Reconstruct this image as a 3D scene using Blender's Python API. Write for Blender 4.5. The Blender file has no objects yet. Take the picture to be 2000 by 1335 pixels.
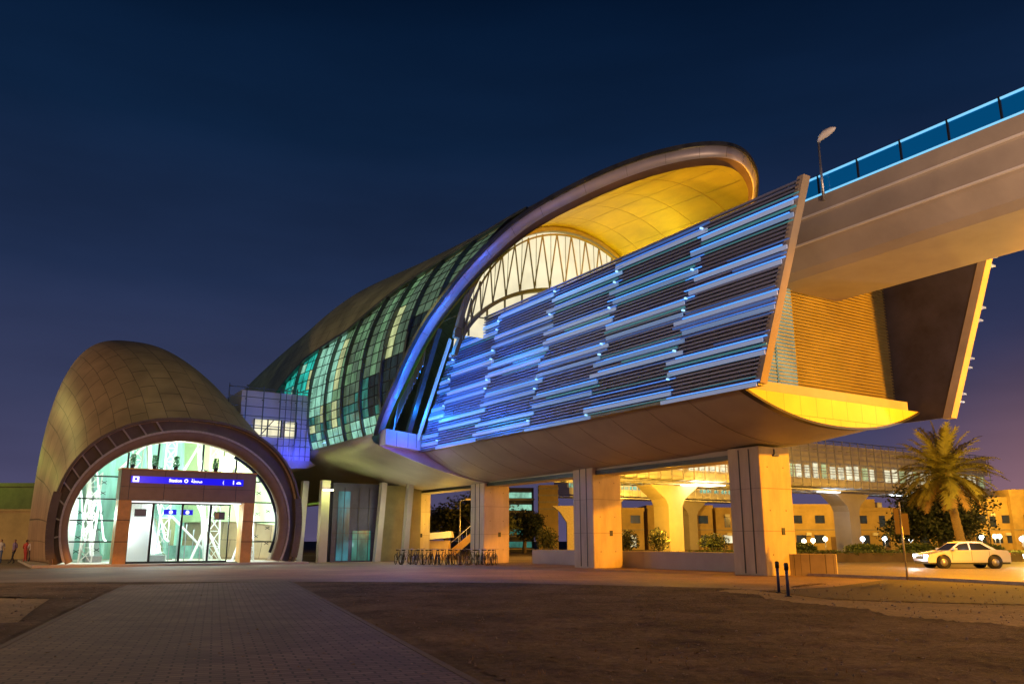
import bpy, bmesh, math, random
from mathutils import Vector, Matrix
random.seed(7)
D=bpy.data; C=bpy.context.scene.collection; R=math.radians; PI=math.pi
sc=bpy.context.scene
# ------------------------------------------------------------------ camera
cam=D.objects.new('camera',D.cameras.new('camera')); C.objects.link(cam)
cam.data.sensor_width=36; cam.data.lens=28.8; cam.data.clip_start=.1; cam.data.clip_end=3000
cam.location=(0,0,1.5); cam.rotation_euler=(R(90+13.61),0,0); sc.camera=cam
# ------------------------------------------------------------------ night sky
w_=D.worlds.new('World'); sc.world=w_; w_.use_nodes=True; nt=w_.node_tree
tc=nt.nodes.new('ShaderNodeTexCoord'); sx=nt.nodes.new('ShaderNodeSeparateXYZ'); cr=nt.nodes.new('ShaderNodeValToRGB')
bg=nt.nodes['Background']; nt.links.new(tc.outputs['Generated'],sx.inputs[0]); nt.links.new(sx.outputs['Z'],cr.inputs[0])
els=cr.color_ramp.elements
els[0].position=0; els[0].color=(.105,.085,.17,1)
els[1].position=.65; els[1].color=(.0003,.0062,.024,1)
for p,c in ((.06,(.078,.074,.155,1)),(.16,(.043,.052,.12,1)),(.29,(.016,.030,.082,1)),(.45,(.0045,.0165,.050,1))):
    e=els.new(p); e.color=c
# city glow low on the right
mp=nt.nodes.new('ShaderNodeVectorMath'); mp.operation='DOT_PRODUCT'; mp.inputs[1].default_value=Vector((.56,.828,.02)).normalized()
nt.links.new(tc.outputs['Generated'],mp.inputs[0])
g1=nt.nodes.new('ShaderNodeMapRange'); g1.inputs[1].default_value=.975; g1.inputs[2].default_value=1.0; nt.links.new(mp.outputs['Value'],g1.inputs[0])
g2=nt.nodes.new('ShaderNodeMath'); g2.operation='POWER'; g2.inputs[1].default_value=2.5; nt.links.new(g1.outputs[0],g2.inputs[0])
# wide purple tint away to the right
mx=nt.nodes.new('ShaderNodeMix'); mx.data_type='RGBA'; mx.blend_type='ADD'; mx.inputs[7].default_value=(.17,.075,.02,1)
nt.links.new(g2.outputs[0],mx.inputs[0]); nt.links.new(cr.outputs[0],mx.inputs[6])
g3=nt.nodes.new('ShaderNodeMapRange'); g3.inputs[1].default_value=-.3; g3.inputs[2].default_value=.6; nt.links.new(sx.outputs['X'],g3.inputs[0])
mx2=nt.nodes.new('ShaderNodeMix'); mx2.data_type='RGBA'; mx2.blend_type='MULTIPLY'; mx2.inputs[7].default_value=(1.12,.96,.98,1)
nt.links.new(g3.outputs[0],mx2.inputs[0]); nt.links.new(mx.outputs[2],mx2.inputs[6]); nz=nt.nodes.new('ShaderNodeTexNoise'); nz.inputs['Scale'].default_value=2.2; nz.inputs['Detail'].default_value=6; nmp=nt.nodes.new('ShaderNodeMapping'); nmp.inputs['Scale'].default_value=(1,1,4.5); nt.links.new(tc.outputs['Generated'],nmp.inputs[0]); nt.links.new(nmp.outputs[0],nz.inputs[0])
nr=nt.nodes.new('ShaderNodeMapRange'); nr.inputs[1].default_value=.3; nr.inputs[2].default_value=.7; nr.inputs[3].default_value=.82; nr.inputs[4].default_value=1.16; nt.links.new(nz.outputs[0],nr.inputs[0])
nv=nt.nodes.new('ShaderNodeVectorMath'); nv.operation='SCALE'; nt.links.new(mx2.outputs[2],nv.inputs[0]); nt.links.new(nr.outputs[0],nv.inputs['Scale']); nt.links.new(nv.outputs[0],bg.inputs[0])
bg.inputs[1].default_value=.92
sc.view_settings.view_transform='Standard'; sc.view_settings.look='None'; sc.view_settings.exposure=0; sc.view_settings.gamma=1
sc.cycles.use_denoising=True; sc.cycles.max_bounces=6; sc.cycles.diffuse_bounces=3; sc.cycles.sample_clamp_indirect=4
sc.cycles.transparent_max_bounces=12
# ------------------------------------------------------------------ frames: the station frame (w across, s along, z up)
ANG=math.atan2(.538,.843); RZ=Matrix.Rotation(ANG,4,'Z')
def SW(w,s,z=0): return RZ@Vector((w,s,z))
SODIUM=(1,.47,.05)
def light(name,p,power,color,size=.4,kind='POINT',aim=None,spot=None,frame=True):
    l=D.lights.new(name,kind); l.energy=power; l.color=color
    if kind=='AREA':
        l.shape='RECTANGLE'; l.size,l.size_y=size
    else: l.shadow_soft_size=size
    o=D.objects.new(name,l); C.objects.link(o); o.location=SW(*p) if frame else Vector(p)
    if spot: l.spot_size=R(spot); l.spot_blend=.5
    if aim is not None:
        a=SW(*aim) if frame else Vector(aim); o.rotation_euler=(a-o.location).to_track_quat('-Z','Y').to_euler()
    return o
# unseen street lamps and added fill lights round the station
SOD=(1,.345,.004)
light('street_and_fill_light',(41,-8,12.5),150000,SOD,.5,'SPOT',(33.5,30,5),50)                      # tall road lamp past the station end
light('street_and_fill_light',(-12,4,7),2300,(1,.52,.32),.3)
light('street_and_fill_light',(16,2,7),1900,(1,.5,.30),.3)
light('street_and_fill_light',(-17,43,5),420,(1,.52,.24),.4,frame=False)  # fill added to warm the front of the entrance hall
light('street_and_fill_light',(44,13,4.5),6000,(1,.47,.02),.5)  # added in place of sodium light bouncing off the ground
light('street_and_fill_light',(34.6,31.5,4.0),420,SOD,.4)
light('street_and_fill_light',(35.5,43.5,4.0),420,SOD,.4)                     # this pair is added under the station to gild piers and hull
light('street_and_fill_light',(-3,33,6.5),1500,(1,.56,.28),.5)
light('street_and_fill_light',(-48,40,7),10500,(1,.56,.25),.5,frame=False)                     # left of the entrance hall
light('street_and_fill_light',(-6,78,16),1300,(.8,.85,.25),.5)  # olive fill added to lift the dark roof shell
light('street_and_fill_light',(8,52,20),1200,(.85,.75,.25),1.0)  # high fill added above for the roof tiles
light('street_and_fill_light',(16,-6,4),19000,(1,.61,.36),.6,'SPOT',(27,9,15),62)  # low upward spot added to brighten the viaduct face
light('street_and_fill_light',(46,26,9),9000,SOD,.5)
light('street_and_fill_light',(54,57,3.2),5600,(1,.45,.02),.4)
light('street_and_fill_light',(66,56,4),4200,(1,.45,.02),.4)
light('street_and_fill_light',(93,50,7),2600,(1,.48,.04),.4)
light('street_and_fill_light',(86,32,9),8500,(1,.46,.04),.4)                   # beside the palm
light('street_and_fill_light',(66,30,6),8500,(1,.55,.06),.4)  # fill added in front to brighten the palm crown
light('street_and_fill_light',(22,100,6),700,(.6,1,.1),.4)
light('street_and_fill_light',(39,64,4),500,(1,.5,.06),.4)
light('street_and_fill_light',(31,57,2.8),160,(1,.5,.08),.4)
for X,Y,e in ((25,125,6500),(50,128,7500),(78,130,8000),(104,134,9000)):
    light('street_and_fill_light',(X,Y,8),e,(1,.50,.05),.4,frame=False)
# ------------------------------------------------------------------ materials
MATS={}
def mat(name,col,rough=.6,metal=0,noise=None,bump=None,emis=None,estr=0,coat=0,spec=.5,streak=None):
    if name in MATS: return MATS[name]
    m=D.materials.new(name); m.use_nodes=True; n=m.node_tree; b=n.nodes['Principled BSDF']
    b.inputs['Base Color'].default_value=(*col,1); b.inputs['Roughness'].default_value=rough; b.inputs['Metallic'].default_value=metal
    b.inputs['Coat Weight'].default_value=coat; b.inputs['Specular IOR Level'].default_value=spec
    t=n.nodes.new('ShaderNodeTexCoord')
    if noise:
        sc_,am=noise[:2]; mpn=n.nodes.new('ShaderNodeMapping'); n.links.new(t.outputs['Object'],mpn.inputs[0])
        if streak: mpn.inputs['Scale'].default_value=streak
        ns=n.nodes.new('ShaderNodeTexNoise'); ns.inputs['Scale'].default_value=sc_; ns.inputs['Detail'].default_value=7; ns.inputs['Roughness'].default_value=.65
        n.links.new(mpn.outputs[0],ns.inputs[0])
        mr=n.nodes.new('ShaderNodeMapRange'); mr.inputs[1].default_value=.3; mr.inputs[2].default_value=.7; mr.inputs[3].default_value=1-am; mr.inputs[4].default_value=1+am*.6
        n.links.new(ns.outputs[0],mr.inputs[0])
        mm=n.nodes.new('ShaderNodeVectorMath'); mm.operation='SCALE'; mm.inputs[0].default_value=col; n.links.new(mr.outputs[0],mm.inputs['Scale'])
        n.links.new(mm.outputs[0],b.inputs['Base Color'])
        r2=n.nodes.new('ShaderNodeMapRange'); r2.inputs[3].default_value=max(.05,rough-.12); r2.inputs[4].default_value=min(1,rough+.12); n.links.new(ns.outputs[0],r2.inputs[0]); n.links.new(r2.outputs[0],b.inputs['Roughness'])
    if bump:
        nb=n.nodes.new('ShaderNodeTexNoise'); nb.inputs['Scale'].default_value=bump[0]; nb.inputs['Detail'].default_value=5; n.links.new(t.outputs['Object'],nb.inputs[0])
        bp=n.nodes.new('ShaderNodeBump'); bp.inputs['Strength'].default_value=bump[1]; bp.inputs['Distance'].default_value=bump[2] if len(bump)>2 else .02
        n.links.new(nb.outputs[0],bp.inputs['Height']); n.links.new(bp.outputs[0],b.inputs['Normal'])
    if emis: b.inputs['Emission Color'].default_value=(*emis,1); b.inputs['Emission Strength'].default_value=estr
    MATS[name]=m; return m
def brick_mat(name,c1,c2,mortar,rough,metal,msize,bw=1.0,rh=1.0,off=.5,coord='UV',scale=1,bumpd=.02,noise=.25,nscale=3,rot=0,sq=1):
    m=D.materials.new(name); m.use_nodes=True; n=m.node_tree; b=n.nodes['Principled BSDF']
    t=n.nodes.new('ShaderNodeTexCoord'); mpn=n.nodes.new('ShaderNodeMapping'); n.links.new(t.outputs[coord],mpn.inputs[0]); mpn.inputs['Rotation'].default_value=(0,0,rot)
    br=n.nodes.new('ShaderNodeTexBrick'); n.links.new(mpn.outputs[0],br.inputs['Vector'])
    br.inputs['Color1'].default_value=(*c1,1); br.inputs['Color2'].default_value=(*c2,1); br.inputs['Mortar'].default_value=(*mortar,1)
    br.inputs['Scale'].default_value=scale; br.inputs['Mortar Size'].default_value=msize; br.inputs['Brick Width'].default_value=bw; br.inputs['Row Height'].default_value=rh
    br.inputs['Mortar Smooth'].default_value=.2; br.offset=off
    ns=n.nodes.new('ShaderNodeTexNoise'); ns.inputs['Scale'].default_value=nscale; ns.inputs['Detail'].default_value=7; n.links.new(t.outputs['Object'],ns.inputs[0])
    mr=n.nodes.new('ShaderNodeMapRange'); mr.inputs[1].default_value=.3; mr.inputs[2].default_value=.7; mr.inputs[3].default_value=1-noise; mr.inputs[4].default_value=1+noise
    n.links.new(ns.outputs[0],mr.inputs[0]); v=n.nodes.new('ShaderNodeVectorMath'); v.operation='SCALE'; n.links.new(br.outputs[0],v.inputs[0]); n.links.new(mr.outputs[0],v.inputs['Scale'])
    n.links.new(v.outputs[0],b.inputs['Base Color']); b.inputs['Roughness'].default_value=rough; b.inputs['Metallic'].default_value=metal
    iv=n.nodes.new('ShaderNodeMath'); iv.operation='SUBTRACT'; iv.inputs[0].default_value=1; n.links.new(br.outputs['Fac'],iv.inputs[1])
    bp=n.nodes.new('ShaderNodeBump'); bp.inputs['Strength'].default_value=.6; bp.inputs['Distance'].default_value=bumpd; n.links.new(iv.outputs[0],bp.inputs['Height']); n.links.new(bp.outputs[0],b.inputs['Normal'])
    MATS[name]=m; return m
def emat(name,col,strength,noise=None,cols=None):
    """a lit surface; the brightness wanders with what stands behind the pane"""
    m=D.materials.new(name); m.use_nodes=True; n=m.node_tree; b=n.nodes['Principled BSDF']
    b.inputs['Base Color'].default_value=(.03,.035,.035,1); b.inputs['Roughness'].default_value=.12
    b.inputs['Emission Color'].default_value=(*col,1); b.inputs['Emission Strength'].default_value=strength
    if noise:
        t=n.nodes.new('ShaderNodeTexCoord'); mpn=n.nodes.new('ShaderNodeMapping'); n.links.new(t.outputs['Object'],mpn.inputs[0]); mpn.inputs['Scale'].default_value=noise[1]
        ns=n.nodes.new('ShaderNodeTexNoise'); ns.inputs['Scale'].default_value=noise[0]; ns.inputs['Detail'].default_value=4; n.links.new(mpn.outputs[0],ns.inputs[0])
        mr=n.nodes.new('ShaderNodeMapRange'); mr.inputs[1].default_value=.35; mr.inputs[2].default_value=.65; mr.inputs[3].default_value=strength*noise[2]; mr.inputs[4].default_value=strength
        n.links.new(ns.outputs[0],mr.inputs[0]); n.links.new(mr.outputs[0],b.inputs['Emission Strength'])
    MATS[name]=m; return m
def glass(name,tint=(1,1,1),gl=.08,em=None,es=0):
    m=D.materials.new(name); m.use_nodes=True; n=m.node_tree; n.nodes.remove(n.nodes['Principled BSDF']); out=n.nodes['Material Output']
    tr=n.nodes.new('ShaderNodeBsdfTransparent'); tr.inputs[0].default_value=(*tint,1); g=n.nodes.new('ShaderNodeBsdfGlossy'); g.inputs[1].default_value=.03
    mi=n.nodes.new('ShaderNodeMixShader'); mi.inputs[0].default_value=gl; n.links.new(tr.outputs[0],mi.inputs[1]); n.links.new(g.outputs[0],mi.inputs[2])
    if em:
        e=n.nodes.new('ShaderNodeEmission'); e.inputs[0].default_value=(*em,1); e.inputs[1].default_value=es
        ad=n.nodes.new('ShaderNodeAddShader'); n.links.new(mi.outputs[0],ad.inputs[0]); n.links.new(e.outputs[0],ad.inputs[1]); n.links.new(ad.outputs[0],out.inputs[0])
    else: n.links.new(mi.outputs[0],out.inputs[0])
    MATS[name]=m; return m
M=MATS
mat('concrete',(.38,.345,.30),.75,noise=(.5,.15),bump=(9,.25,.01))
mat('pier_concrete',(.46,.385,.29),.8,noise=(1.3,.26),bump=(14,.3,.01),streak=(1,1,.3))
mat('hull_concrete',(.34,.32,.28),.6,noise=(.35,.22),bump=(6,.15,.01))
mat('dark_metal',(.03,.032,.035),.4,.6)
mat('rib_metal',(.12,.13,.12),.38,.75,noise=(1.5,.35))
mat('black_frame',(.012,.016,.018),.35,.3)
mat('steel',(.42,.43,.45),.35,.8,noise=(3,.2))
mat('pale_panel',(.50,.49,.52),.45,.35,noise=(.8,.15))
mat('slat_metal',(.23,.27,.42),.45,.35,noise=(.6,.25),streak=(1,.2,1))
mat('slat_back',(.06,.06,.10),.55,.4,noise=(.7,.4))
mat('white_paint',(.75,.75,.73),.4)
mat('ceiling_gold',(.55,.44,.02),.45,.1,noise=(.45,.35),bump=(1.2,.35,.06),streak=(1,.35,1))
mat('beige_plaster',(.36,.31,.25),.85,noise=(.6,.2),bump=(20,.2,.01))
mat('tan_plaster',(.50,.37,.17),.85,noise=(.4,.3))
mat('band_brown',(.115,.082,.055),.6,.1,noise=(1,.3))
mat('brown_clad',(.20,.135,.085),.5,.25,noise=(1.2,.2))
mat('orange_clad',(.55,.28,.08),.55,.1,noise=(2.5,.2))
mat('blue_sign',(.01,.01,.3),.3,emis=(.0,.0,1.0),estr=.75)
mat('white_lit',(.8,.8,.8),.4,emis=(.9,.95,1),estr=1.6)
mat('blue_led',(.1,.2,.5),.3,noise=None,emis=(.06,.32,1.0),estr=1.35)
mat('blue_led_dim',(.1,.2,.5),.3,emis=(.05,.26,.95),estr=.75)
mat('pale_glow',(.35,.45,.6),.35,emis=(.15,.40,.76),estr=.56)  # pale and grey glows stand for LED light falling on plain bars
mat('pale_glow_dim',(.35,.42,.55),.35,emis=(.08,.28,.60),estr=.42)
mat('grey_glow',(.45,.48,.6),.35,emis=(.17,.31,.54),estr=.52)
mat('mid_led',(.12,.2,.4),.35,emis=(.03,.17,.60),estr=.42)
mat('teal_led',(.1,.3,.3),.35,emis=(.03,.30,.38),estr=.36)
mat('spot_led',(.3,.4,.5),.3,emis=(.30,.62,1.0),estr=1.7)
mat('cyan_led',(.2,.35,.45),.3,emis=(.16,.62,1.0),estr=.95)
mat('foliage',(.05,.085,.025),.6,noise=(1.5,.5))
mat('foliage_dark',(.03,.045,.022),.6,noise=(1.5,.5))
mat('palm_leaf',(.24,.22,.06),.55,noise=(1.2,.35))
mat('palm_dry',(.30,.19,.09),.8,noise=(2,.35))
mat('bark',(.26,.18,.11),.9,noise=(6,.4),bump=(14,.8,.05),streak=(1,1,3))
mat('potted_leaf',(.03,.22,.08),.5)
mat('joint_dark',(.16,.14,.12),.9)  # dull dark tone of joint lines and tie holes
mat('skin',(.35,.2,.13),.6); mat('hair',(.02,.015,.012),.6); mat('rubber',(.02,.02,.02),.8)
mat('red_cloth',(.45,.06,.05),.8); mat('white_cloth',(.65,.65,.68),.8); mat('blue_cloth',(.07,.13,.32),.8); mat('violet_cloth',(.2,.15,.3),.8); mat('dark_cloth',(.04,.04,.06),.8)
mat('bollard_blue',(.03,.05,.16),.5,.2,noise=(5,.3))
mat('stone_pale',(.42,.38,.33),.8,noise=(5,.3))
mat('red_lamp',(.4,.02,.02),.4,emis=(1,.05,.03),estr=2)
mat('screen_dark',(.03,.02,.02),.3,emis=(.12,.06,.07),estr=.35)
mat('sign_paint',(.05,.028,.025),.6,noise=(4,.3))
mat('gold_louvre',(.18,.15,.06),.5,.15,noise=(.8,.2))
mat('ceiling_seam_metal',(.40,.32,.08),.5,.3)
mat('olive_panel',(.22,.21,.10),.6,.1,noise=(.8,.3))
brick_mat('pod_tiles',(.40,.27,.165),(.345,.235,.145),(.12,.08,.05),.5,.3,.018,1.0,1.0,.5,scale=1,bumpd=.05,noise=.2,nscale=.5)
brick_mat('roof_tiles',(.34,.34,.22),(.28,.285,.19),(.075,.07,.055),.5,.35,.012,1.0,1.0,.5,scale=1,bumpd=.04,noise=.3,nscale=.4)
brick_mat('end_tiles',(.55,.47,.10),(.52,.44,.09),(.33,.2,.07),.6,.1,.012,1.0,1.6,.5,coord='UV',scale=1,bumpd=.01,noise=.12,nscale=.6)
brick_mat('paver',(.155,.108,.085),(.088,.060,.050),(.014,.010,.009),.8,0,.016,.30,.15,.5,coord='Object',scale=1,bumpd=.02,noise=.32,nscale=.7)
brick_mat('paving',(.20,.135,.10),(.15,.10,.08),(.055,.042,.04),.75,0,.008,.8,.4,.5,coord='Object',scale=1,bumpd=.008,noise=.35,nscale=.25)
brick_mat('block',(.34,.28,.17),(.25,.21,.13),(.12,.10,.06),.85,0,.01,.6,.3,.5,coord='Object',scale=1,bumpd=.01,noise=.3,nscale=1)
emat('lit_cream',(1.0,.93,.62),1.15,(1.1,(1,1,.6),.55))
emat('lit_fan',(1.0,.90,.60),1.05,(.7,(1,1,1),.8))
emat('lit_teal',(.03,.62,.50),1.0,(1.6,(1,1,.7),.35))
emat('lit_pale_teal',(.38,.85,.62),.85,(1.5,(1,1,.6),.45))
emat('lit_green',(.22,.44,.22),.7,(1.4,(1,1,.6),.4))
emat('lit_yellow',(.72,.82,.38),.85,(1.4,(1,1,.5),.45))
emat('dim_green',(.12,.20,.12),.85,(1.2,(1,1,.5),.4))
emat('dim_teal',(.035,.24,.19),.8,(1.5,(1,1,.5),.3))
emat('dark_pane',(.015,.035,.035),.6,(1.5,(1,1,.5),.2))
emat('wall_window',(.45,.62,.42),.55,(1.0,(1,1,.6),.5))
emat('blue_glass_wall',(.05,.30,.38),.75,(.9,(1,1,.4),.15))
mat('interior_teal',(.30,.62,.58),.5,noise=(.8,.4),streak=(2,2,.3))
mat('interior_white',(.88,.9,.92),.4)
mat('interior_green',(.50,.62,.36),.6,noise=(.5,.2))
emat('lamp_glow',(1,.85,.5),9); emat('lamp_glow_cool',(.8,.93,1),9)
glass('clear_glass',(.93,.98,.97),.05)
glass('parapet_glass',(.12,.45,.62),.12,(.0,.15,.36),.27)
glass('dark_glass',(.25,.35,.38),.2)
def ground_mat(name,c1,c2,sc1,stones=True,rough=.95,bumpd=.06):
    m=D.materials.new(name); m.use_nodes=True; n=m.node_tree; b=n.nodes['Principled BSDF']; b.inputs['Roughness'].default_value=rough; b.inputs['Specular IOR Level'].default_value=.2
    t=n.nodes.new('ShaderNodeTexCoord'); ns=n.nodes.new('ShaderNodeTexNoise'); ns.inputs['Scale'].default_value=sc1; ns.inputs['Detail'].default_value=9; ns.inputs['Roughness'].default_value=.6; n.links.new(t.outputs['Object'],ns.inputs[0])
    r=n.nodes.new('ShaderNodeValToRGB'); r.color_ramp.elements[0].position=.38; r.color_ramp.elements[1].position=.66; r.color_ramp.elements[0].color=(*c1,1); r.color_ramp.elements[1].color=(*c2,1); n.links.new(ns.outputs[0],r.inputs[0])
    n2=n.nodes.new('ShaderNodeTexNoise'); n2.inputs['Scale'].default_value=7; n2.inputs['Detail'].default_value=8; n2.inputs['Roughness'].default_value=.75; n.links.new(t.outputs['Object'],n2.inputs[0])
    mr=n.nodes.new('ShaderNodeMapRange'); mr.inputs[1].default_value=.3; mr.inputs[2].default_value=.7; mr.inputs[3].default_value=.45; mr.inputs[4].default_value=1.6; n.links.new(n2.outputs[0],mr.inputs[0])
    v=n.nodes.new('ShaderNodeVectorMath'); v.operation='SCALE'; n.links.new(r.outputs[0],v.inputs[0]); n.links.new(mr.outputs[0],v.inputs['Scale'])
    if stones:
        vo=n.nodes.new('ShaderNodeTexVoronoi'); vo.inputs['Scale'].default_value=9; n.links.new(t.outputs['Object'],vo.inputs['Vector'])
        s1=n.nodes.new('ShaderNodeMath'); s1.operation='LESS_THAN'; s1.inputs[1].default_value=.17; n.links.new(vo.outputs['Distance'],s1.inputs[0])
        sx_=n.nodes.new('ShaderNodeSeparateColor'); n.links.new(vo.outputs['Color'],sx_.inputs[0]); s2=n.nodes.new('ShaderNodeMath'); s2.operation='GREATER_THAN'; s2.inputs[1].default_value=.72; n.links.new(sx_.outputs[0],s2.inputs[0])
        s3=n.nodes.new('ShaderNodeMath'); s3.operation='MULTIPLY'; n.links.new(s1.outputs[0],s3.inputs[0]); n.links.new(s2.outputs[0],s3.inputs[1])
        mx_=n.nodes.new('ShaderNodeMix'); mx_.data_type='RGBA'; n.links.new(s3.outputs[0],mx_.inputs[0]); n.links.new(v.outputs[0],mx_.inputs[6]); mx_.inputs[7].default_value=(.19,.165,.14,1)
        n.links.new(mx_.outputs[2],b.inputs['Base Color'])
    else: n.links.new(v.outputs[0],b.inputs['Base Color'])
    bp=n.nodes.new('ShaderNodeBump'); bp.inputs['Strength'].default_value=1; bp.inputs['Distance'].default_value=bumpd; n.links.new(n2.outputs[0],bp.inputs['Height']); n.links.new(bp.outputs[0],b.inputs['Normal'])
    MATS[name]=m; return m
mat('soil_stone',(.26,.22,.19),.9,noise=(3,.5))
mat('edging_stone',(.085,.065,.055),.9,noise=(4,.4))
ground_mat('soil',(.080,.056,.037),(.19,.138,.09),.5,bumpd=.12)
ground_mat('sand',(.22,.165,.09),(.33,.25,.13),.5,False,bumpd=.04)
ground_mat('asphalt',(.05,.048,.048),(.075,.07,.068),.4,False,.8,.01)
ground_mat('road_asphalt',(.14,.13,.12),(.18,.165,.15),.3,False,.55,.006)
# ------------------------------------------------------------------ builders
ORG={}
def link(o,parent=None):
    C.objects.link(o)
    if parent is not None: o.parent=parent
    return o
def thing(name,label,cat,p=(0,0,0),group=None,frame=True,rotz=0):
    """Empty at the base of a thing; p is (w,s,z) in the station frame or world (x,y,z)"""
    o=D.objects.new(name,None); C.objects.link(o); o.empty_display_size=.3
    if frame: o.location=SW(*p); o.rotation_euler=(0,0,ANG)
    else: o.location=p; o.rotation_euler=(0,0,rotz)
    o['label']=label; o['category']=cat
    if group: o['group']=group
    ORG[o.name]=Vector(p) if (frame or rotz==0) else Vector((0,0,0)); return o
class MB:
    def __init__(s): s.v=[]; s.f=[]; s.m=[]; s.uv={}; s.sm=set()
    def add(s,vs,fs,mi=0,uvs=None,smooth=False):
        b=len(s.v); s.v+= [tuple(x) for x in vs]
        for k,f in enumerate(fs):
            s.f.append([b+i for i in f]); s.m.append(mi)
            if uvs: s.uv[len(s.f)-1]=[uvs[i] for i in f]
            if smooth: s.sm.add(len(s.f)-1)
        return s
    def box(s,x0,x1,y0,y1,z0,z1,mi=0):
        vs=[(x,y,z) for x in (x0,x1) for y in (y0,y1) for z in (z0,z1)]
        return s.add(vs,[(0,1,3,2),(4,6,7,5),(0,4,5,1),(2,3,7,6),(0,2,6,4),(1,5,7,3)],mi)
    def bar(s,p0,p1,a,b=None,up=(0,0,1),mi=0):
        p0=Vector(p0);p1=Vector(p1);b=b or a; d=(p1-p0)
        if d.length<1e-5: return s
        d.normalize(); u=Vector(up)
        if abs(d.dot(u))>.98: u=Vector((0,1,0))
        x=d.cross(u).normalized(); y=x.cross(d).normalized(); vs=[]
        for p in (p0,p1):
            for i,j in ((-1,-1),(1,-1),(1,1),(-1,1)): vs.append(p+x*i*a/2+y*j*b/2)
        return s.add(vs,[(0,3,2,1),(4,5,6,7),(0,1,5,4),(1,2,6,5),(2,3,7,6),(3,0,4,7)],mi)
    def tube(s,pts,r,n=8,cap=True,mi=0,rs=None):
        pts=[Vector(p) for p in pts]; rings=[]; L=len(pts); vs=[]
        for i,p in enumerate(pts):
            d=(pts[min(i+1,L-1)]-pts[max(i-1,0)]).normalized(); u=Vector((0,0,1)) if abs(d.z)<.95 else Vector((0,1,0))
            x=d.cross(u).normalized(); y=x.cross(d).normalized(); rr=rs[i] if rs else r
            for k in range(n):
                a=2*PI*k/n; vs.append(p+x*math.cos(a)*rr+y*math.sin(a)*rr)
        fs=[(i*n+k,i*n+(k+1)%n,(i+1)*n+(k+1)%n,(i+1)*n+k) for i in range(L-1) for k in range(n)]
        if cap: fs+= [tuple(range(n))[::-1],tuple(range((L-1)*n,L*n))]
        return s.add(vs,fs,mi,smooth=True)
    def prism(s,poly,y0,y1,mi=0,axis='y',uvs=False):
        """polygon in (x,z) extruded along y, or in (x,y) along z, or in (y,z) along x"""
        def P(a,b,t): return {'y':(a,t,b),'z':(a,b,t),'x':(t,a,b)}[axis]
        n=len(poly); vs=[P(a,b,y0) for a,b in poly]+[P(a,b,y1) for a,b in poly]
        uv=[(a,b) for a,b in poly]*2
        return s.add(vs,[tuple(range(n)),tuple(range(2*n-1,n-1,-1))]+[(i,i+n,(i+1)%n+n,(i+1)%n) for i in range(n)],mi,uvs=uv if uvs else None)
    def grid(s,fn,us,vs_,mi=0,uv=None,smooth=True,flip=False):
        nu,nv=len(us),len(vs_); P=[fn(u,v) for v in vs_ for u in us]; U=[uv(u,v) for v in vs_ for u in us] if uv else None
        fs=[]
        for j in range(nv-1):
            for i in range(nu-1):
                f=(j*nu+i,j*nu+i+1,(j+1)*nu+i+1,(j+1)*nu+i); fs.append(f[::-1] if flip else f)
        return s.add(P,fs,mi,uvs=U,smooth=smooth)
    def build(s,name,mats,parent=None,label=None,cat=None,group=None,kind=None,org=None,thick=0,bevel=0):
        if not isinstance(mats,(list,tuple)): mats=[mats]
        o_=org if org is not None else (ORG.get(parent.name,ORG.get(getattr(parent.parent,'name',''),Vector())) if parent is not None else Vector())
        o_=Vector(o_)
        me=D.meshes.new(name); me.from_pydata([tuple(Vector(v)-o_) for v in s.v],[],s.f)
        for m in mats: me.materials.append(MATS[m] if isinstance(m,str) else m)
        for i,p in enumerate(me.polygons):
            p.material_index=s.m[i]; p.use_smooth=(i in s.sm)
        if s.uv:
            ul=me.uv_layers.new()
            for fi,p in enumerate(me.polygons):
                if fi in s.uv:
                    for k,li in enumerate(p.loop_indices): ul.data[li].uv=s.uv[fi][k]
        me.validate(); me.update()
        o=D.objects.new(name,me); link(o,parent)
        if thick:
            md=o.modifiers.new('t','SOLIDIFY'); md.thickness=thick; md.offset=-1
        if bevel:
            md=o.modifiers.new('b','BEVEL'); md.width=bevel; md.segments=2; md.limit_method='ANGLE'
        if label: o['label']=label
        if cat: o['category']=cat
        if group: o['group']=group
        if kind: o['kind']=kind
        if parent is not None: ORG[o.name]=o_
        return o
def single(mb,name,mats,label,cat,p=None,group=None,frame=True,**k):
    """a thing that is one mesh, its origin at p"""
    p=p or (0,0,0); o=mb.build(name,mats,None,label,cat,group,org=p,**k)
    if frame: o.location=SW(*p); o.rotation_euler=(0,0,ANG)
    else: o.location=p
    ORG[o.name]=Vector(p); return o
HK=.9                                    # the hall is scaled about the camera, which lifts its base onto a plinth
def hall_place(o,p):
    o.location=SW(p[0]*HK,p[1]*HK,.15+p[2]*HK); o.rotation_euler=(0,0,ANG); o.scale=(HK,HK,HK); return o
def copy_tree(o,parent=None):
    c=o.copy(); C.objects.link(c)
    if parent is not None: c.parent=parent
    for ch in list(o.children): copy_tree(ch,c)
    return c
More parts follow.
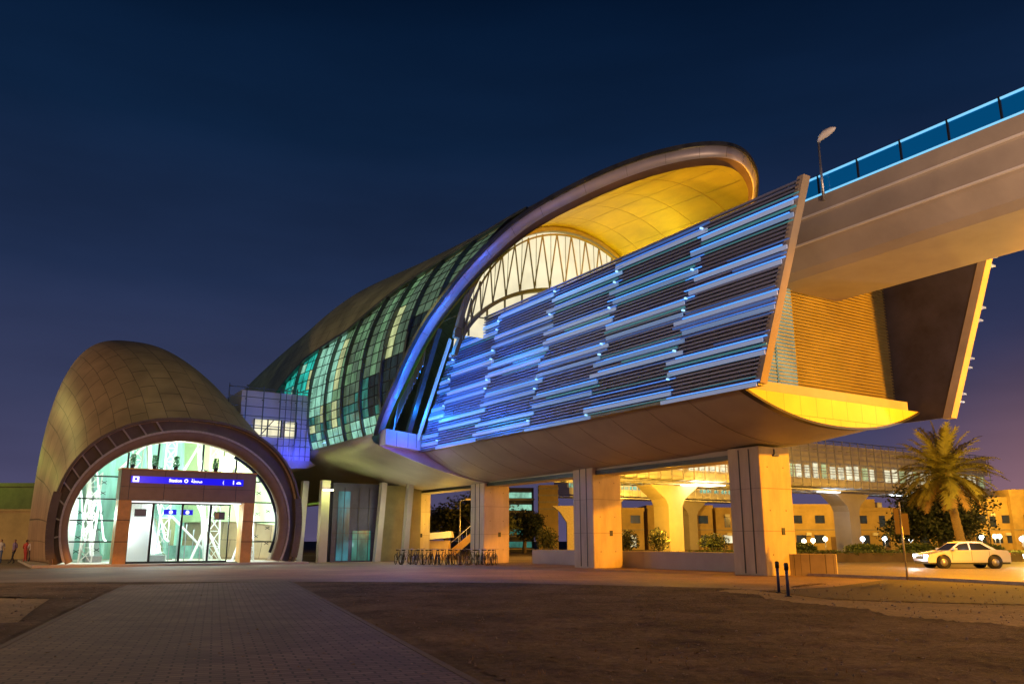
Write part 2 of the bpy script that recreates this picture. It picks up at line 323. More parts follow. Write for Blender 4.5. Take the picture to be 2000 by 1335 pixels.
def interp(tb,x):
    """smooth table lookup (cubic Hermite); rows (x,a,b,...)"""
    n=len(tb)
    if x<=tb[0][0]: r=tb[0][1:]; return list(r) if len(r)>1 else r[0]
    if x>=tb[-1][0]: r=tb[-1][1:]; return list(r) if len(r)>1 else r[0]
    for i in range(n-1):
        if x<=tb[i+1][0]: break
    x0,x1=tb[i][0],tb[i+1][0]; h=x1-x0; t=(x-x0)/h; out=[]
    for k in range(1,len(tb[0])):
        y0,y1=tb[i][k],tb[i+1][k]
        m0=(y1-tb[i-1][k])/(x1-tb[i-1][0]) if i>0 else (y1-y0)/h
        m1=(tb[i+2][k]-y0)/(tb[i+2][0]-x0) if i<n-2 else (y1-y0)/h
        out.append((2*t**3-3*t*t+1)*y0+(t**3-2*t*t+t)*h*m0+(-2*t**3+3*t*t)*y1+(t**3-t*t)*h*m1)
    return out if len(out)>1 else out[0]
def lin(tb,x):
    if x<=tb[0][0]: return tb[0][1]
    for a,b in zip(tb,tb[1:]):
        if x<=b[0]: return a[1]+(b[1]-a[1])*(x-a[0])/(b[0]-a[0])
    return tb[-1][1]
def rng(a,b,n): return [a+(b-a)*i/n for i in range(n+1)]
# ================================================================== THE SETTING
def sheet(name,mt,poly,z,kind='structure',subd=0):
    mb=MB(); mb.add([(x,y,0) for x,y in poly],[tuple(range(len(poly)))])
    o=mb.build(name,mt,None,kind=kind); o.location=(0,0,z); return o
sheet('ground','soil',[(-900,-60),(900,-60),(900,1500),(-900,1500)],0)
pv=sheet('pavement','paving',[(-80,30.2),(-19,31.4),(-8.2,32.1),(0,31.0),(6.6,27.7),(7.9,26.3),(10.6,28.3),(14.5,33.2),(12.4,37.6),(20,60),(9,78),(-60,110),(-90,90)],.008)
# brick path, laid along its own length
pd=Vector((-.333,.943,0)).normalized(); pn=Vector((pd.y,-pd.x,0))
mb=MB(); L0=Vector((-3.3,0,0))
mb.add([(-2.80,-10,0),(2.66,-10,0),(2.66,33.4,0),(-2.80,32.2,0)],[(0,1,2,3)])
path=mb.build('path','paver',None,kind='structure'); path.location=(0.08,0,.014); path.rotation_euler=(0,0,math.atan2(.333,.943))
mb=MB()
for sd in (-1,1):
    xe=-2.85 if sd<0 else 2.71; mb.box(xe-.05,xe+.05,-10,32.2 if sd<0 else 33.3,-.03,.006)
kerb=mb.build('path_edging','edging_stone',None,kind='structure'); kerb.location=path.location; kerb.rotation_euler=path.rotation_euler
sheet('plaza_ground','asphalt',[(7.9,26.3),(8.3,22.9),(9.6,21.8),(12.5,20.6),(17,18.4),(23,15),(30,28),(17.5,29.2),(16.1,32.9),(14.2,33.8)],.004)
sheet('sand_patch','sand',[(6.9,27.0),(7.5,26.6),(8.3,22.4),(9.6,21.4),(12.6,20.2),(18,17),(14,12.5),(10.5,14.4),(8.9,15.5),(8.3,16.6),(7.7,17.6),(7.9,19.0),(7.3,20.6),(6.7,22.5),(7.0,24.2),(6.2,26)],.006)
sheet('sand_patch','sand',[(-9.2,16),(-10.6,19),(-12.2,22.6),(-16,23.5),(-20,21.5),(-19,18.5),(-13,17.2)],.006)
sheet('road','road_asphalt',[(12.6,38.2),(16.5,33.6),(18.2,29.2),(30,10),(120,10),(120,57),(34,61),(22,60),(16,52)],.010)
mb=MB()
kp=[(12.4,37.9),(14.2,35.8),(16.2,33.1),(17.7,29.3),(20,24.5),(27,12)]
for a,b in zip(kp,kp[1:]): mb.bar((*a,.05),(*b,.05),.16,.13)
kb=mb.build('kerb','stone_pale',None,kind='structure')
# rough relief of the bare soil near the walkway
from mathutils import noise as mn
def inpoly(x,y,poly):
    c=False; n=len(poly)
    for i in range(n):
        x0,y0=poly[i]; x1,y1=poly[i-1]
        if (y0>y)!=(y1>y) and x<(x1-x0)*(y-y0)/(y1-y0)+x0: c=not c
    return c
FLAT=[[(6.9,27.0),(7.5,26.6),(8.3,22.4),(9.6,21.4),(12.6,20.2),(18,17),(14,12.5),(10.5,14.4),(8.9,15.5),(8.3,16.6),(7.7,17.6),(7.9,19.0),(7.3,20.6),(6.7,22.5),(7.0,24.2),(6.2,26)],[(-9.2,16),(-10.6,19),(-12.2,22.6),(-16,23.5),(-20,21.5),(-19,18.5),(-13,17.2)],[(7.9,26.3),(8.3,22.9),(9.6,21.8),(12.5,20.6),(17,18.4),(23,15),(30,28),(17.5,29.2),(14.2,33.8)],[(-80,29.9),(-19,31.1),(-8.2,31.8),(0,30.7),(6.6,27.4),(7.9,26.0),(12,33),(0,60),(-60,60)]]
mb=MB(); st_=.11; ny=int(25/st_); nx=int(34/st_); VV=[]; OK=[]
for j in range(ny+1):
    y=5.5+j*st_
    for i in range(nx+1):
        x=-18+i*st_; dp=abs((x-.08)*pn.x+y*pn.y)-2.95
        h=.030*mn.noise(Vector((x*1.1,y*1.1,0)))+.026*mn.noise(Vector((x*4.2,y*4.2,3)))+.017*abs(mn.noise(Vector((x*9.5,y*9.5,7))))+.014
        k=min(1,max(0,dp/.35)); bad=dp<0 or any(inpoly(x,y,q) for q in FLAT)
        VV.append((x,y,max(.002,h*k+.002))); OK.append(not bad)
fs=[]
for j in range(ny):
    for i in range(nx):
        q=(j*(nx+1)+i,j*(nx+1)+i+1,(j+1)*(nx+1)+i+1,(j+1)*(nx+1)+i)
        if all(OK[z] for z in q): fs.append(q)
mb.add(VV,fs,smooth=True); mb.build('soil_ground','soil',None,kind='structure')
mb=MB(); rl=random.Random(5)
for i in range(420):
    y=6+rl.random()**1.3*26; x=rl.uniform(-.66,.5)*y; a=rl.uniform(0,6.28); s=rl.uniform(.02,.05); z=.026
    mb.add([(x+s*math.cos(a),y+s*math.sin(a),z),(x-s*.5*math.sin(a),y+s*.5*math.cos(a),z+rl.uniform(0,.02)),(x-s*math.cos(a),y-s*math.sin(a),z),(x+s*.5*math.sin(a),y-s*.5*math.cos(a),z+.005)],[(0,1,2,3)])
mb.build('leaf_litter','palm_dry',None,'dry leaf scraps lying over the brick path and soil','litter',kind='stuff')
# scattered pebbles
mb=MB()
def pebble(mb,x,y,r):
    vs=[]; 
    for a,b in ((1,0),(.3,.95),(-.8,.6),(-.8,-.6),(.3,-.95)): vs.append((x+a*r*random.uniform(.7,1.2),y+b*r*random.uniform(.7,1.2),.0))
    vs+= [(x+(v[0]-x)*.6,y+(v[1]-y)*.6,r*random.uniform(.4,.7)+.012) for v in vs]
    mb.add(vs,[(0,1,6,5),(1,2,7,6),(2,3,8,7),(3,4,9,8),(4,0,5,9),(5,6,7,8,9)])
nq=0
while nq<1200:
    y=6+random.random()**1.6*24; x=random.uniform(-.68,.68)*y
    t=(x-path.location.x)*pn.x+(y)*pn.y
    if abs((x-.08)*pn.x+y*pn.y)<3.05: continue
    if y>28 and x<7: continue
    pebble(mb,x,y,random.choice((.008,.011,.015,.02,.028))*(1+.015*y)); nq+=1
mb.build('pebbles','soil_stone',None,'pale pebbles scattered over the dark soil beside the brick path','pebbles',kind='stuff')
# dry grass tufts
mb=MB(); nq=0
while nq<400:
    y=6+random.random()**1.5*22; x=random.uniform(-.68,.68)*y
    if abs((x-.08)*pn.x+y*pn.y)<3.0: continue
    for k in range(4):
        a=random.uniform(0,2*PI); h=random.uniform(.03,.09); dx,dy=math.cos(a)*.05,math.sin(a)*.05
        mb.add([(x-dy*.12,y+dx*.12,0),(x+dy*.12,y-dx*.12,0),(x+dx,y+dy,h)],[(0,1,2)])
    nq+=1
mb.build('dry_grass','palm_dry',None,'sparse dry grass tufts on the dark soil','grass',kind='stuff')
# ================================================================== THE STATION
BT=[(20,10.15),(26,10.1),(31,10.5),(37,11.0),(45,11.36),(53,11.9),(58,12.35),(63,12.65),(67,12.5),(72,11.9),(81,11.05),(94,9.2),(104,6.5)]
AT=[(20,9.5),(58,9.55),(64,9.9),(75,9.8),(94,9.0),(104,6.5)]
RF=[(0,26.4),(16.5,27.1),(31,29.2),(39,30.6),(53,33),(70,38.5),(90,45),(108,49)]
RT=[(0,26.4),(16.5,28.6),(31,32.3),(39,35),(53,37.5),(65,39.9),(75,42.1),(90,45),(108,49)]
GT=[(20,36),(33,36),(36,38),(42,44.5),(49,51),(54,60),(56,63.5),(59,65),(63,68.5),(68,76),(74,90),(80,108)]
RALL=[(-k,v) for k,v in RF[:0:-1]]+[(0,26.5)]+RT[1:]
def rim(th): return interp(RALL,th)
def V(s,th,k=1.0,off=0):
    a=interp(AT,s)*k+off; b=interp(BT,s)*k+off; t=R(th); b2=b if math.cos(t)>0 else 9.3*k
    return (30-a*math.sin(t),s,11+b2*math.cos(t))
st=thing('metro_station','elevated metro station with a shell shaped roof and a blue lit louvre wall','station',(30,25,0))
# opaque shell
mb=MB(); ss=rng(26.4,104,130); us=rng(-1,1,72)
def shell(u,s):
    th=u*lin(GT,s); s2=max(s,rim(th)); th=u*lin(GT,s2); return V(s2,th,1,.14)
mb.grid(shell,us,ss,uv=lambda u,s:(s/3.1,u*lin(GT,s)/4.2),flip=True)
mb.build('roof_shell','roof_tiles',st,thick=.18)
# lower trim along the shell's edge
for sd in (1,-1):
    mb=MB(); pts=[V(s,sd*lin(GT,s),1,.16) for s in rng(36,80,60)]
    for a,b in zip(pts,pts[1:]): mb.bar(a,b,.32,.16)
    mb.build('roof_trim','rib_metal',st)
# lining of the canopy
mb=MB(); KI=.905
def lining(u,t):
    th=u*107; s0=rim(th)+.35; return V(s0+(50-s0)*t,th,KI)
mb.grid(lining,rng(-1,1,60),rng(0,1,16),uv=lambda u,t:(t*9,u*24))
mb.build('canopy_ceiling','ceiling_gold',st)
# seams on the lining
for s in rng(30,38,3):
    mb=MB(); pts=[V(s,th,KI-.002) for th in rng(-80,80,60) if rim(th)+.4<s]
    for a,b in zip(pts,pts[1:]): mb.bar(a,b,.014,.01)
    mb.build('ceiling_seam','ceiling_seam_metal',st)
for th in range(-72,73,12):
    mb=MB(); pts=[V(s,th,KI-.002) for s in rng(rim(th)+.6,40,8)]
    for a,b in zip(pts,pts[1:]): mb.bar(a,b,.012,.01)
    mb.build('ceiling_seam','ceiling_seam_metal',st)
# rim fascia: pale band, dark outer cap, dark inner soffit
mb=MB(); ths=rng(-108,108,140)
def fas(th,t): return [Vector(V(rim(th)+.0,th,1,.0)),Vector(V(rim(th)+.12,th,.93))][0].lerp(Vector(V(rim(th)+.12,th,.94)),t)
mb.grid(fas,ths,[0,.5,1],uv=lambda u,t:(u/4,t)); mb.build('roof_fascia','pale_panel',st,thick=.05)
mb=MB()
for a,b in zip(ths,ths[1:]): mb.bar(Vector(V(rim(a)+.02,a,1,.10)),Vector(V(rim(b)+.02,b,1,.10)),.24,.20)
mb.build('roof_cap','rib_metal',st)
mb=MB()
mb.grid(lambda th,t:V(rim(th)+.12+t*.75,th,.94-.035*t),ths,[0,1]); mb.build('roof_lip','brown_clad',st)
for i in range(0,len(ths)-1,5):
    mb=MB(); th=ths[i]; mb.bar(V(rim(th)+.0,th,.995),V(rim(th)+.11,th,.945),.014,.012)
    mb.build('fascia_seam','rib_metal',st)
# side glazing in bays between curved ribs
BAYS=[37.5,40.8,44.1,47.4,50.7,54,57.3,60.6,63.9,67.2,70.5,73.8,77.1]
LITCOL={}
def pane_mat(s,th):
    """what stands behind each column of panes decides how it is lit"""
    g=lin(GT,s); d=th-g; r=random.random(); k=int((s-37)/1.0)
    cz=LITCOL.setdefault(k,random.random())
    if s>61.5 and d<20 and th<97: return 2 if r<.88 else 3
    if s>56.5 and d<26 and th<92: return 3 if cz<.6 else (1 if r<.5 else 2)
    if s>50.5 and d<27: return (1 if r<.8 else 4) if cz<.55 else (4 if r<.7 else 5)
    if s>50.5 and d<38 and cz<.4: return 1 if r<.4 else 6
    if s>44 and d<34: return (1 if cz<.25 and d>14 else 4) if cz<.6 else 5
    if s<50 and th<95: return 5 if d<25 else 7
    if th>=100.5: return 3 if cz<.8 else 4
    if th>=92 and s>50: return (3 if cz<.4 else 6)
    if th>=84 and s>50: return 6
    return 7 if cz<.5 else 6
PM=['black_frame','lit_yellow','lit_teal','lit_pale_teal','lit_green','dim_green','dim_teal','dark_pane']
thr=rng(36,108,19)
for k,(s0,s1) in enumerate(zip(BAYS,BAYS[1:])):
    gb=MB(); fr=MB(); sub=rng(s0+.22,s1+.0,3)
    for a,b in zip(sub,sub[1:]):
        for t0,t1 in zip(thr,thr[1:]):
            sm_,tm=(a+b)/2,(t0+t1)/2
            if tm<lin(GT,sm_)-1 or sm_<rim(tm)+.3: continue
            P=[]
            for (s,t) in ((a,t0),(b,t0),(b,t1),(a,t1)):
                s=max(s,rim(t)+.1); t=max(t,lin(GT,s)-.5); P.append(V(s,t,1,-.02))
            gb.add(P,[(0,1,2,3)],pane_mat(sm_,tm))
            fr.bar(P[0],P[1],.04,.06); 
            fr.bar(P[0],P[3],.04,.06)
    if gb.f:
        bo=gb.build('glazing_bay',PM,st); fr.build('mullions','dark_metal',bo)
    rb=MB()
    pts=[(t,V(s0+.1,t,1,.07)) for t in rng(36,108,40) if t>=lin(GT,s0)-1 and s0+.1>rim(t)]
    for (ta,a),(tb,b) in zip(pts,pts[1:]):
        rb.bar(a,b,.28,.16,up=(Vector(a)-Vector((30,a[1],11))))
    if rb.f: rb.build('roof_rib','rib_metal',st)
# far side closing skin, seldom seen
mb=MB(); mb.grid(lambda s,t:V(max(s,rim(t)+.1),-max(t,lin(GT,s)),1,-.05),rng(36,104,40),rng(36,108,20)); mb.build('rear_glazing','dim_teal',st)
# fan-shaped end window under the canopy
fs_=40.2
fan=MB()
def FA(th,k): a=interp(AT,fs_)*k; b=interp(BT,fs_)*k; t=R(th); return (30-a*math.sin(t),fs_,11+b*math.cos(t))
def FI(th): t=R(th); return (30-8.5*math.sin(t),fs_,10.6+6.2*math.cos(t))
tt=rng(-80,80,48)
fan.grid(lambda th,t:Vector(FI(th)).lerp(Vector(FA(th,.885)),t),tt,[0,1])
fan.grid(lambda th,t:Vector((FI(th)[0],fs_,13.0)).lerp(Vector(FI(th)),t),rng(-66,66,30),[0,1])
fo=fan.build('end_window','lit_fan',st)
mb=MB()
for a,b in zip(tt,tt[1:]):
    mb.bar(Vector(FA(a,.885))-Vector((0,.25,0)),Vector(FA(b,.885))-Vector((0,.25,0)),.4,.26)
    mb.bar(Vector(FA(a,.85))-Vector((0,.45,0)),Vector(FA(b,.85))-Vector((0,.45,0)),.12,.10)
mb.build('arch_frame','olive_panel',fo)
mb=MB()
for a,b in zip(tt,tt[1:]): mb.bar(Vector(FI(a))-Vector((0,.2,0)),Vector(FI(b))-Vector((0,.2,0)),.4,.22)
mb.build('inner_arch','olive_panel',fo)
for th in range(-72,73,8):
    mb=MB(); o1=Vector((0,-.30,0)); top=Vector(FA(th,.86))+o1
    mb.bar(top,Vector(FI(th-4.2))+o1,.065,.065); mb.bar(top,Vector(FI(th+4.2))+o1,.065,.065)
    mb.build('fan_strut','olive_panel',fo)
mb=MB()
for th in range(-72,73,8): mb.bar(Vector(FA(th+2,.87))-Vector((0,.05,0)),Vector(FI(th+2))-Vector((0,.05,0)),.03,.03)
for x in rng(22.6,37.4,12): mb.bar((x,fs_-.12,13.0),(x,fs_-.12,10.6+6.2*math.sqrt(max(0,1-((x-30)/8.5)**2))),.09,.09)
mb.bar((22.6,fs_-.1,14.2),(37.4,fs_-.1,14.2),.06,.06)
mb.build('window_bars','olive_panel',fo)
mb=MB(); mb.box(24.3,36.2,fs_,fs_+.2,7.8,12.95); mb.build('platform_wall','dark_pane',st)
# canopy lamps
for w,s,z,e in ((34.3,38.5,15.8,620),(31.5,38.3,15.4,420),(36.5,38.6,13.5,260),(33,34,14,130)):
    light('canopy_light',(w,s,z),e,(1,.70,.01),.5)
# platform slab and track bed
mb=MB(); mb.box(24.2,35.8,21.9,49,7.2,7.75); mb.box(21.3,38.7,49.0,99,7.6,8.2); mb.build('platform_slab','concrete',st)
# narrow hull with its crescent end
def zb(s): return lin([(21.5,6.08),(24.5,5.72),(30,5.5),(49,5.4),(100,5.4)],s)
def hull(t,s): return (30.0+5.75*t, s, 7.18-(7.18-zb(s))*(1-abs(t)**2.2))
mb=MB(); mb.grid(hull,rng(-1,1,40),rng(21.5,49,24),flip=False); 
hl=mb.build('hull','hull_concrete',st)
mb=MB()
for s in rng(24.5,48,9):
    pts=[hull(t,s) for t in rng(-1,1,24)]
    for a,b in zip(pts,pts[1:]): mb.bar(Vector(a)-Vector((0,0,.002)),Vector(b)-Vector((0,0,.002)),.02,.012)
mb.build('joint_lines','joint_dark',hl)
mb=MB(); pts=[hull(t,21.5) for t in rng(-1,1,40)]; poly=[(p[0],p[2]) for p in pts]+[(35.75,7.22),(24.25,7.22)]
mb.prism(poly,21.38,21.5,uvs=True); mb.build('end_fascia','end_tiles',st)
mb=MB()
for a,b in zip(pts,pts[1:]): mb.bar(Vector(a)-Vector((0,.02,0)),Vector(b)-Vector((0,.02,0)),.30,.10)
mb.build('fascia_trim','dark_metal',st)
# keel beam carried by the piers
mb=MB(); mb.box(29.3,30.8,25.4,98,5.15,5.60); mb.build('keel_beam','concrete',st)
mb=MB(); mb.box(29.22,29.29,26.9,98,5.12,5.36); mb.build('keel_trim','dark_metal',st)
# wide concourse hull
def wh(t,s): return (30+8.85*t,s,7.42-(7.42-5.25)*(1-abs(t)**1.5))
mb=MB(); mb.grid(wh,rng(-1,1,40),rng(49,100,12))
wo=mb.build('concourse_hull','hull_concrete',st)
mb=MB(); pts=[wh(t,49) for t in rng(-1,1,40)]; mb.prism([(p[0],p[2]) for p in pts]+[(38.85,8.3),(21.15,8.3)],48.9,49.0); mb.build('concourse_end','pale_panel',st)
mb=MB(); sk=[(21.15,7.42),(20.75,7.62),(20.6,7.9),(20.8,8.2),(21.35,8.42)]
mb.grid(lambda i,s:(sk[int(i)][0],s,sk[int(i)][1]),[0,1,2,3,4],rng(49,100,10)); mb.grid(lambda i,s:(60-sk[int(i)][0],s,sk[int(i)][1]),[0,1,2,3,4],rng(49,100,10)); mb.build('skirt','hull_concrete',st)
# blue washed bracket at the foot of the rim
mb=MB(); mb.prism([(21.15,7.42),(21.15,8.4),(23.6,8.15),(23.6,7.15)],48.0,48.9); mb.build('bracket_panel','pale_panel',st)
for x in (21.9,22.7,23.3): mb=MB(); mb.box(x-.012,x+.012,47.985,48.0,7.3,8.2); mb.build('bracket_seam','dark_metal',st)
mb=MB(); mb.bar((21.0,50.5,8.5),(21.0,60,8.5),.06,.06); mb.build('uplight','blue_led',st)
mb=MB(); mb.bar((20.85,57.5,8.5),(20.85,59.2,8.5),.08,.08); mb.build('uplight_lens','spot_led',st)
# struts between rim and screen
for i in range(14):
    t=i/13.; th=107-22*t; a=V(rim(th)-.1,th,.93); z=a[2]; s_edge=48.5-(z-7.2)*.72
    mb=MB(); mb.bar((a[0]+.3,a[1]-.2,z-.2),(22.2+.05*i,s_edge+.9,z+1.9),.07,.07); mb.build('rim_strut','steel',st)
mb=MB(); mb.bar((22.9,49.0,7.4),(22.6,43.8,14.3),.30,.35); mb.build('edge_beam','rib_metal',st)
mb=MB(); mb.bar((23.45,48.4,7.5),(23.3,43.6,13.6),.10,.28); mb.build('edge_light','pale_glow',st)
# end wall of fine horizontal louvres
mb=MB(); mb.box(24.6,37.2,22.9,23.1,7.26,14.2); ew=mb.build('end_wall','olive_panel',st)
mb=MB()
z=7.35
while z<14.1:
    mb.add([(24.6,22.90,z),(37.2,22.90,z),(37.2,22.80,z-.02),(24.6,22.80,z-.02),(24.6,22.90,z+.085),(37.2,22.90,z+.085),(37.2,22.84,z+.07),(24.6,22.84,z+.07)],[(0,1,2,3),(4,7,6,5),(3,2,6,7),(0,3,7,4),(1,5,6,2)]); z+=.15
mb.build('louvre','gold_louvre',ew)
for x0,x1,z0,z1 in ((26.3,27.85,7.75,12.9),(27.95,29.2,7.75,12.6)):
    mb=MB(); mb.box(x0,x1,22.74,22.78,z0,z1); wn=mb.build('wall_window','wall_window',ew)
    mb=MB(); z=z0
    while z<z1: mb.box(x0,x1,22.70,22.735,z,z+.04); z+=.16
    mb.build('blind','olive_panel',wn)
# ---- the two louvre screens
def sr(z): return 20.2-(z-7.2)*.37       # raked ends
def sl(z): return 48.4-(z-7.2)*.72
sn=MB(); wN=23.72
sn.prism([(sr(7.3)+.3,7.3),(sl(7.3)-.2,7.3),(sl(14.2)-.2,14.2),(sr(14.2)+.3,14.2)],wN+.16,wN+.24,axis='x')
scr=sn.build('louvre_screen','slat_back',st)
mb=MB(); z=7.24; i=0
while z<14.35:
    mb.box(wN-.02,wN+.10,sr(z)+.05,sl(z),z,z+.072); z+=.1555
mb.build('slats','slat_metal',scr)
mb=MB()
for j in range(13):
    f=j/12.; 
    a=(wN+.13,sr(7.3)+.6+f*(sl(7.3)-sr(7.3)-1.2),7.3); b=(wN+.13,sr(14.2)+.6+f*(sl(14.2)-sr(14.2)-1.2),14.2); mb.bar(a,b,.08,.05)
mb.build('rails','dark_metal',scr)
CB=[None,23.7,29.0,34.1,39.5,44.4,None]
def colx(j,z):
    if j==0: return sr(z)+.1
    if j>=6: return sl(z)
    return min(CB[j]-(z-11.0)*.40, sl(z))
rs_=random.Random(11)
SM={'line':['blue_led','blue_led_dim','blue_led'],'wide':['pale_glow','pale_glow_dim','grey_glow','pale_glow_dim'],'faint':['mid_led','mid_led','teal_led']}  # wide bars are given a glow for light from the LED lines
for j in range(6):
    zc=14.15 if j%2 else 13.35
    while zc>6.9:
        for dz,kind_,h in ((.30,'line',.035),(.17,'wide',.15),(-.02,'faint',.07),(-.17,'line',.03),(-.31,'wide',.16),(-.50,'faint',.03),(.46,'faint',.025)):
            z=zc+dz
            if z>14.3 or z<7.1: continue
            a,b=colx(j,z),colx(j+1,z)
            if b-a<.5: continue
            a+=rs_.uniform(-.55,.12); b+=rs_.uniform(-.25,.45)
            a=max(a,sr(z)-.05); b=min(b,sl(z))
            if rs_.random()<.06: continue
            if kind_=='faint' and rs_.random()<.35: b=a+(b-a)*rs_.uniform(.4,.8)
            dy=rs_.uniform(-.012,.02)
            m_=rs_.choice(SM[kind_])
            if kind_=='wide' and j<2: m_=rs_.choice(['grey_glow','grey_glow','pale_glow_dim'])
            mb=MB(); mb.box(wN-.085+dy,wN-.03+dy,a,b,z-h/2,z+h/2); mb.build('lit_strip',m_,scr)
        for dz in (.30,-.17):
            z=zc+dz
            if 7.1<z<14.25 and j>0 and colx(j+1,z)-colx(j,z)>.6 and rs_.random()<.7:
                mb=MB(); mb.box(wN-.16,wN-.02,colx(j,z)-.02,colx(j,z)+.05,z-.03,z+.04); mb.build('strip_lamp','spot_led',scr)
        zc-=1.60
mb=MB(); mb.prism([(sr(7.2)-.08,7.15),(sr(7.2)+.2,7.15),(sr(14.4)+.2,14.42),(sr(14.4)-.08,14.42)],wN-.02,wN+.35,axis='x'); mb.build('screen_frame','beige_plaster',scr)
mb=MB(); mb.box(wN-.05,wN+.3,sr(7.2),sl(7.2),7.08,7.2); mb.build('bottom_rail','rib_metal',scr)
sf=MB(); wF=36.35
sf.prism([(sr(6.9)+.3,6.9),(48,6.9),(43,14.2),(sr(14.2)+.3,14.2)],wF,wF+.12,axis='x')
sc2=sf.build('louvre_screen','slat_back',st)
mb=MB(); z=7.0
while z<14.2: mb.box(wF+.14,wF+.24,sr(z)+.1,sl(z),z,z+.07); z+=.31
mb.build('slats','slat_metal',sc2)
mb=MB(); mb.prism([(sr(6.85)-.15,6.85),(sr(6.85)+.25,6.85),(sr(14.4)+.25,14.45),(sr(14.4)-.15,14.45)],wF-.1,wF+.35,axis='x'); mb.build('screen_frame','beige_plaster',sc2)
for z in (13.9,13.5,11.7,11.15,9.5,9.1,7.95,7.6):
    mb=MB(); mb.box(wF+.36,wF+.95,sr(z)+.0,sr(z)+1.2,z,z+.07); mb.build('lit_strip','mid_led',sc2)
# ---- piers
for s0 in (25.0,37.0,49.0,61.0,73.0):
    mb=MB(); h=5.62
    mb.prism([(29.0,0),(31.05,0),(31.05,h),(29.0,h)],s0,s0+1.85)
    p=mb.build('pier','pier_concrete',st,bevel=.05)
    mb=MB(); mb.box(28.975,29.0,s0+.55,s0+.60,.1,h-.1); mb.box(28.975,29.0,s0+1.15,s0+1.20,.1,h-.1); mb.build('groove','dark_metal',p)
    for z in (1.9,3.75): mb=MB(); mb.box(28.985,31.06,s0-.012,s0+1.86,z,z+.018); mb.build('joint','joint_dark',p)
    for z in (.9,2.8,4.7):
        for w in (29.5,30.55): mb=MB(); mb.tube([(w,s0-.008,z),(w,s0+.02,z)],.035,8); mb.build('tie_hole','joint_dark',p)
    mb=MB(); mb.box(29.9,30.25,s0-.09,s0,h-.42,h-.33); mb.box(30.0,30.04,s0-.05,s0,h-.33,h-.1); mb.box(30.15,30.35,s0-.03,s0,1.75,2.05); mb.build('bracket','dark_metal',p)
# ---- lobby under the concourse
mb=MB(); mb.box(21.6,25.3,58,60,0,5.6,0); mb.box(25.3,29,58.6,60,0,5.6,1)
lb=mb.build('lobby_wall',['slat_back','olive_panel'],st)
mb=MB(); mb.box(22.0,22.9,57.93,57.98,.1,5.0); mb.build('lobby_window','blue_glass_wall',lb)
mb=MB(); mb.box(23.2,24.6,57.93,57.98,.1,2.2); mb.build('lobby_window','dim_teal',lb)
mb=MB()
for x in (22.45,23.6,24.4): mb.box(x-.02,x+.02,57.90,57.93,0,5.3)
for z in (1.6,2.0,3.8): mb.box(21.6,25.3,57.905,57.928,z,z+.03)
mb.build('mullions','dark_metal',lb)
for w,s,tilt,e in ((24.9,57.4,.35,0),(27.0,57.2,.35,0),(20.8,57.6,0,1),(19.6,59,.2,0)):
    mb=MB(); mb.bar((w,s,0),(w+tilt,s,5.7),.62 if e else .42,.5); mb.build('column','concrete',st)
mb=MB(); mb.box(20.5,21.2,56.95,57.15,4.95,5.05); mb.build('wall_lamp','lamp_glow',st)
light('lobby_and_fill_light',(20.9,56.3,4.7),150,(.85,1,.25),.15)
light('lobby_and_fill_light',(25.5,55,3.2),150,(.85,.85,.55),.5)  # soft fill added beneath to lift the hull underside
light('lobby_and_fill_light',(19.0,57.2,2.6),90,(.9,.9,.6),.4)
light('lobby_and_fill_light',(24,50.5,2.2),120,(.9,.85,.65),.5)
light('lobby_and_fill_light',(23.5,56.9,1.2),16,(.6,.8,1),.2)
# blue wash lights on the rim, the screen and the bracket
light('blue_wash',(22.6,46.8,9.2),300,(.01,.2,1),.2)
light('blue_wash',(20.0,43.2,8.6),900,(.005,.17,1),.3)
light('blue_wash',(20.6,40.2,12.0),420,(.005,.17,1),.3)
light('blue_wash',(22.4,46.8,7.0),90,(.25,.12,1),.2)
light('blue_wash',(20.6,36.8,15.8),200,(.03,.15,1),.3)
light('blue_wash',(20.0,57.8,7.6),520,(.05,.06,1),.2,'SPOT',(18.9,60.6,8.6),95)
# ================================================================== VIADUCT
vi=thing('viaduct','concrete railway viaduct entering the station with a blue glass parapet','viaduct',(30,0,0))
sec=[(27.0,15.0),(27.0,14.35),(27.12,14.25),(27.12,13.35),(27.35,13.2),(27.9,12.55),(28.4,12.35),(32.6,12.35),(33.1,12.55),(33.6,13.2),(33.9,14.3),(33.9,15.0),(33.5,15.0),(33.5,14.0),(27.4,14.0),(27.4,15.0)]
mb=MB(); n=len(sec)
mb.grid(lambda i,s:(sec[int(i)%n][0],s,sec[int(i)%n][1]),list(range(n+1)),[-30,-15,0,8,16,23.2],smooth=False); mb.build('deck_beam','concrete',vi)
mb=MB()
for z in (14.30,13.27): mb.box(26.98 if z>14 else 27.09,27.2,-30,22.5,z,z+.07)
mb.build('ledge','white_paint',vi)
par=[-12,-10,-8,-6,-4,-2,0,2,4,6,8,10.0,12.1,13.9,15.7,17.5,19.3,21.1]
for a,b in zip(par,par[1:]):
    mb=MB(); mb.box(27.12,27.16,a+.04,b-.04,15.08,15.84); mb.build('parapet_pane','parapet_glass',vi)
for a in par:
    mb=MB(); mb.box(27.05,27.11,a-.03,a+.03,14.9,15.95); mb.build('parapet_post','dark_metal',vi)
mb=MB(); mb.box(27.07,27.17,-12,21.5,15.85,15.91); mb.build('handrail','cyan_led',vi)
mb=MB(); mb.box(26.99,27.05,-12,21.5,15.02,15.08); mb.build('light_rail','cyan_led',vi)
mb=MB(); mb.box(33.6,33.66,-30,22,15.0,16.0); mb.build('far_parapet','dim_teal',vi)
t=thing('street_lamp','pale lamp post with a tilted oval head standing on the viaduct edge','street lamp',(27.0,19.0,14.8))
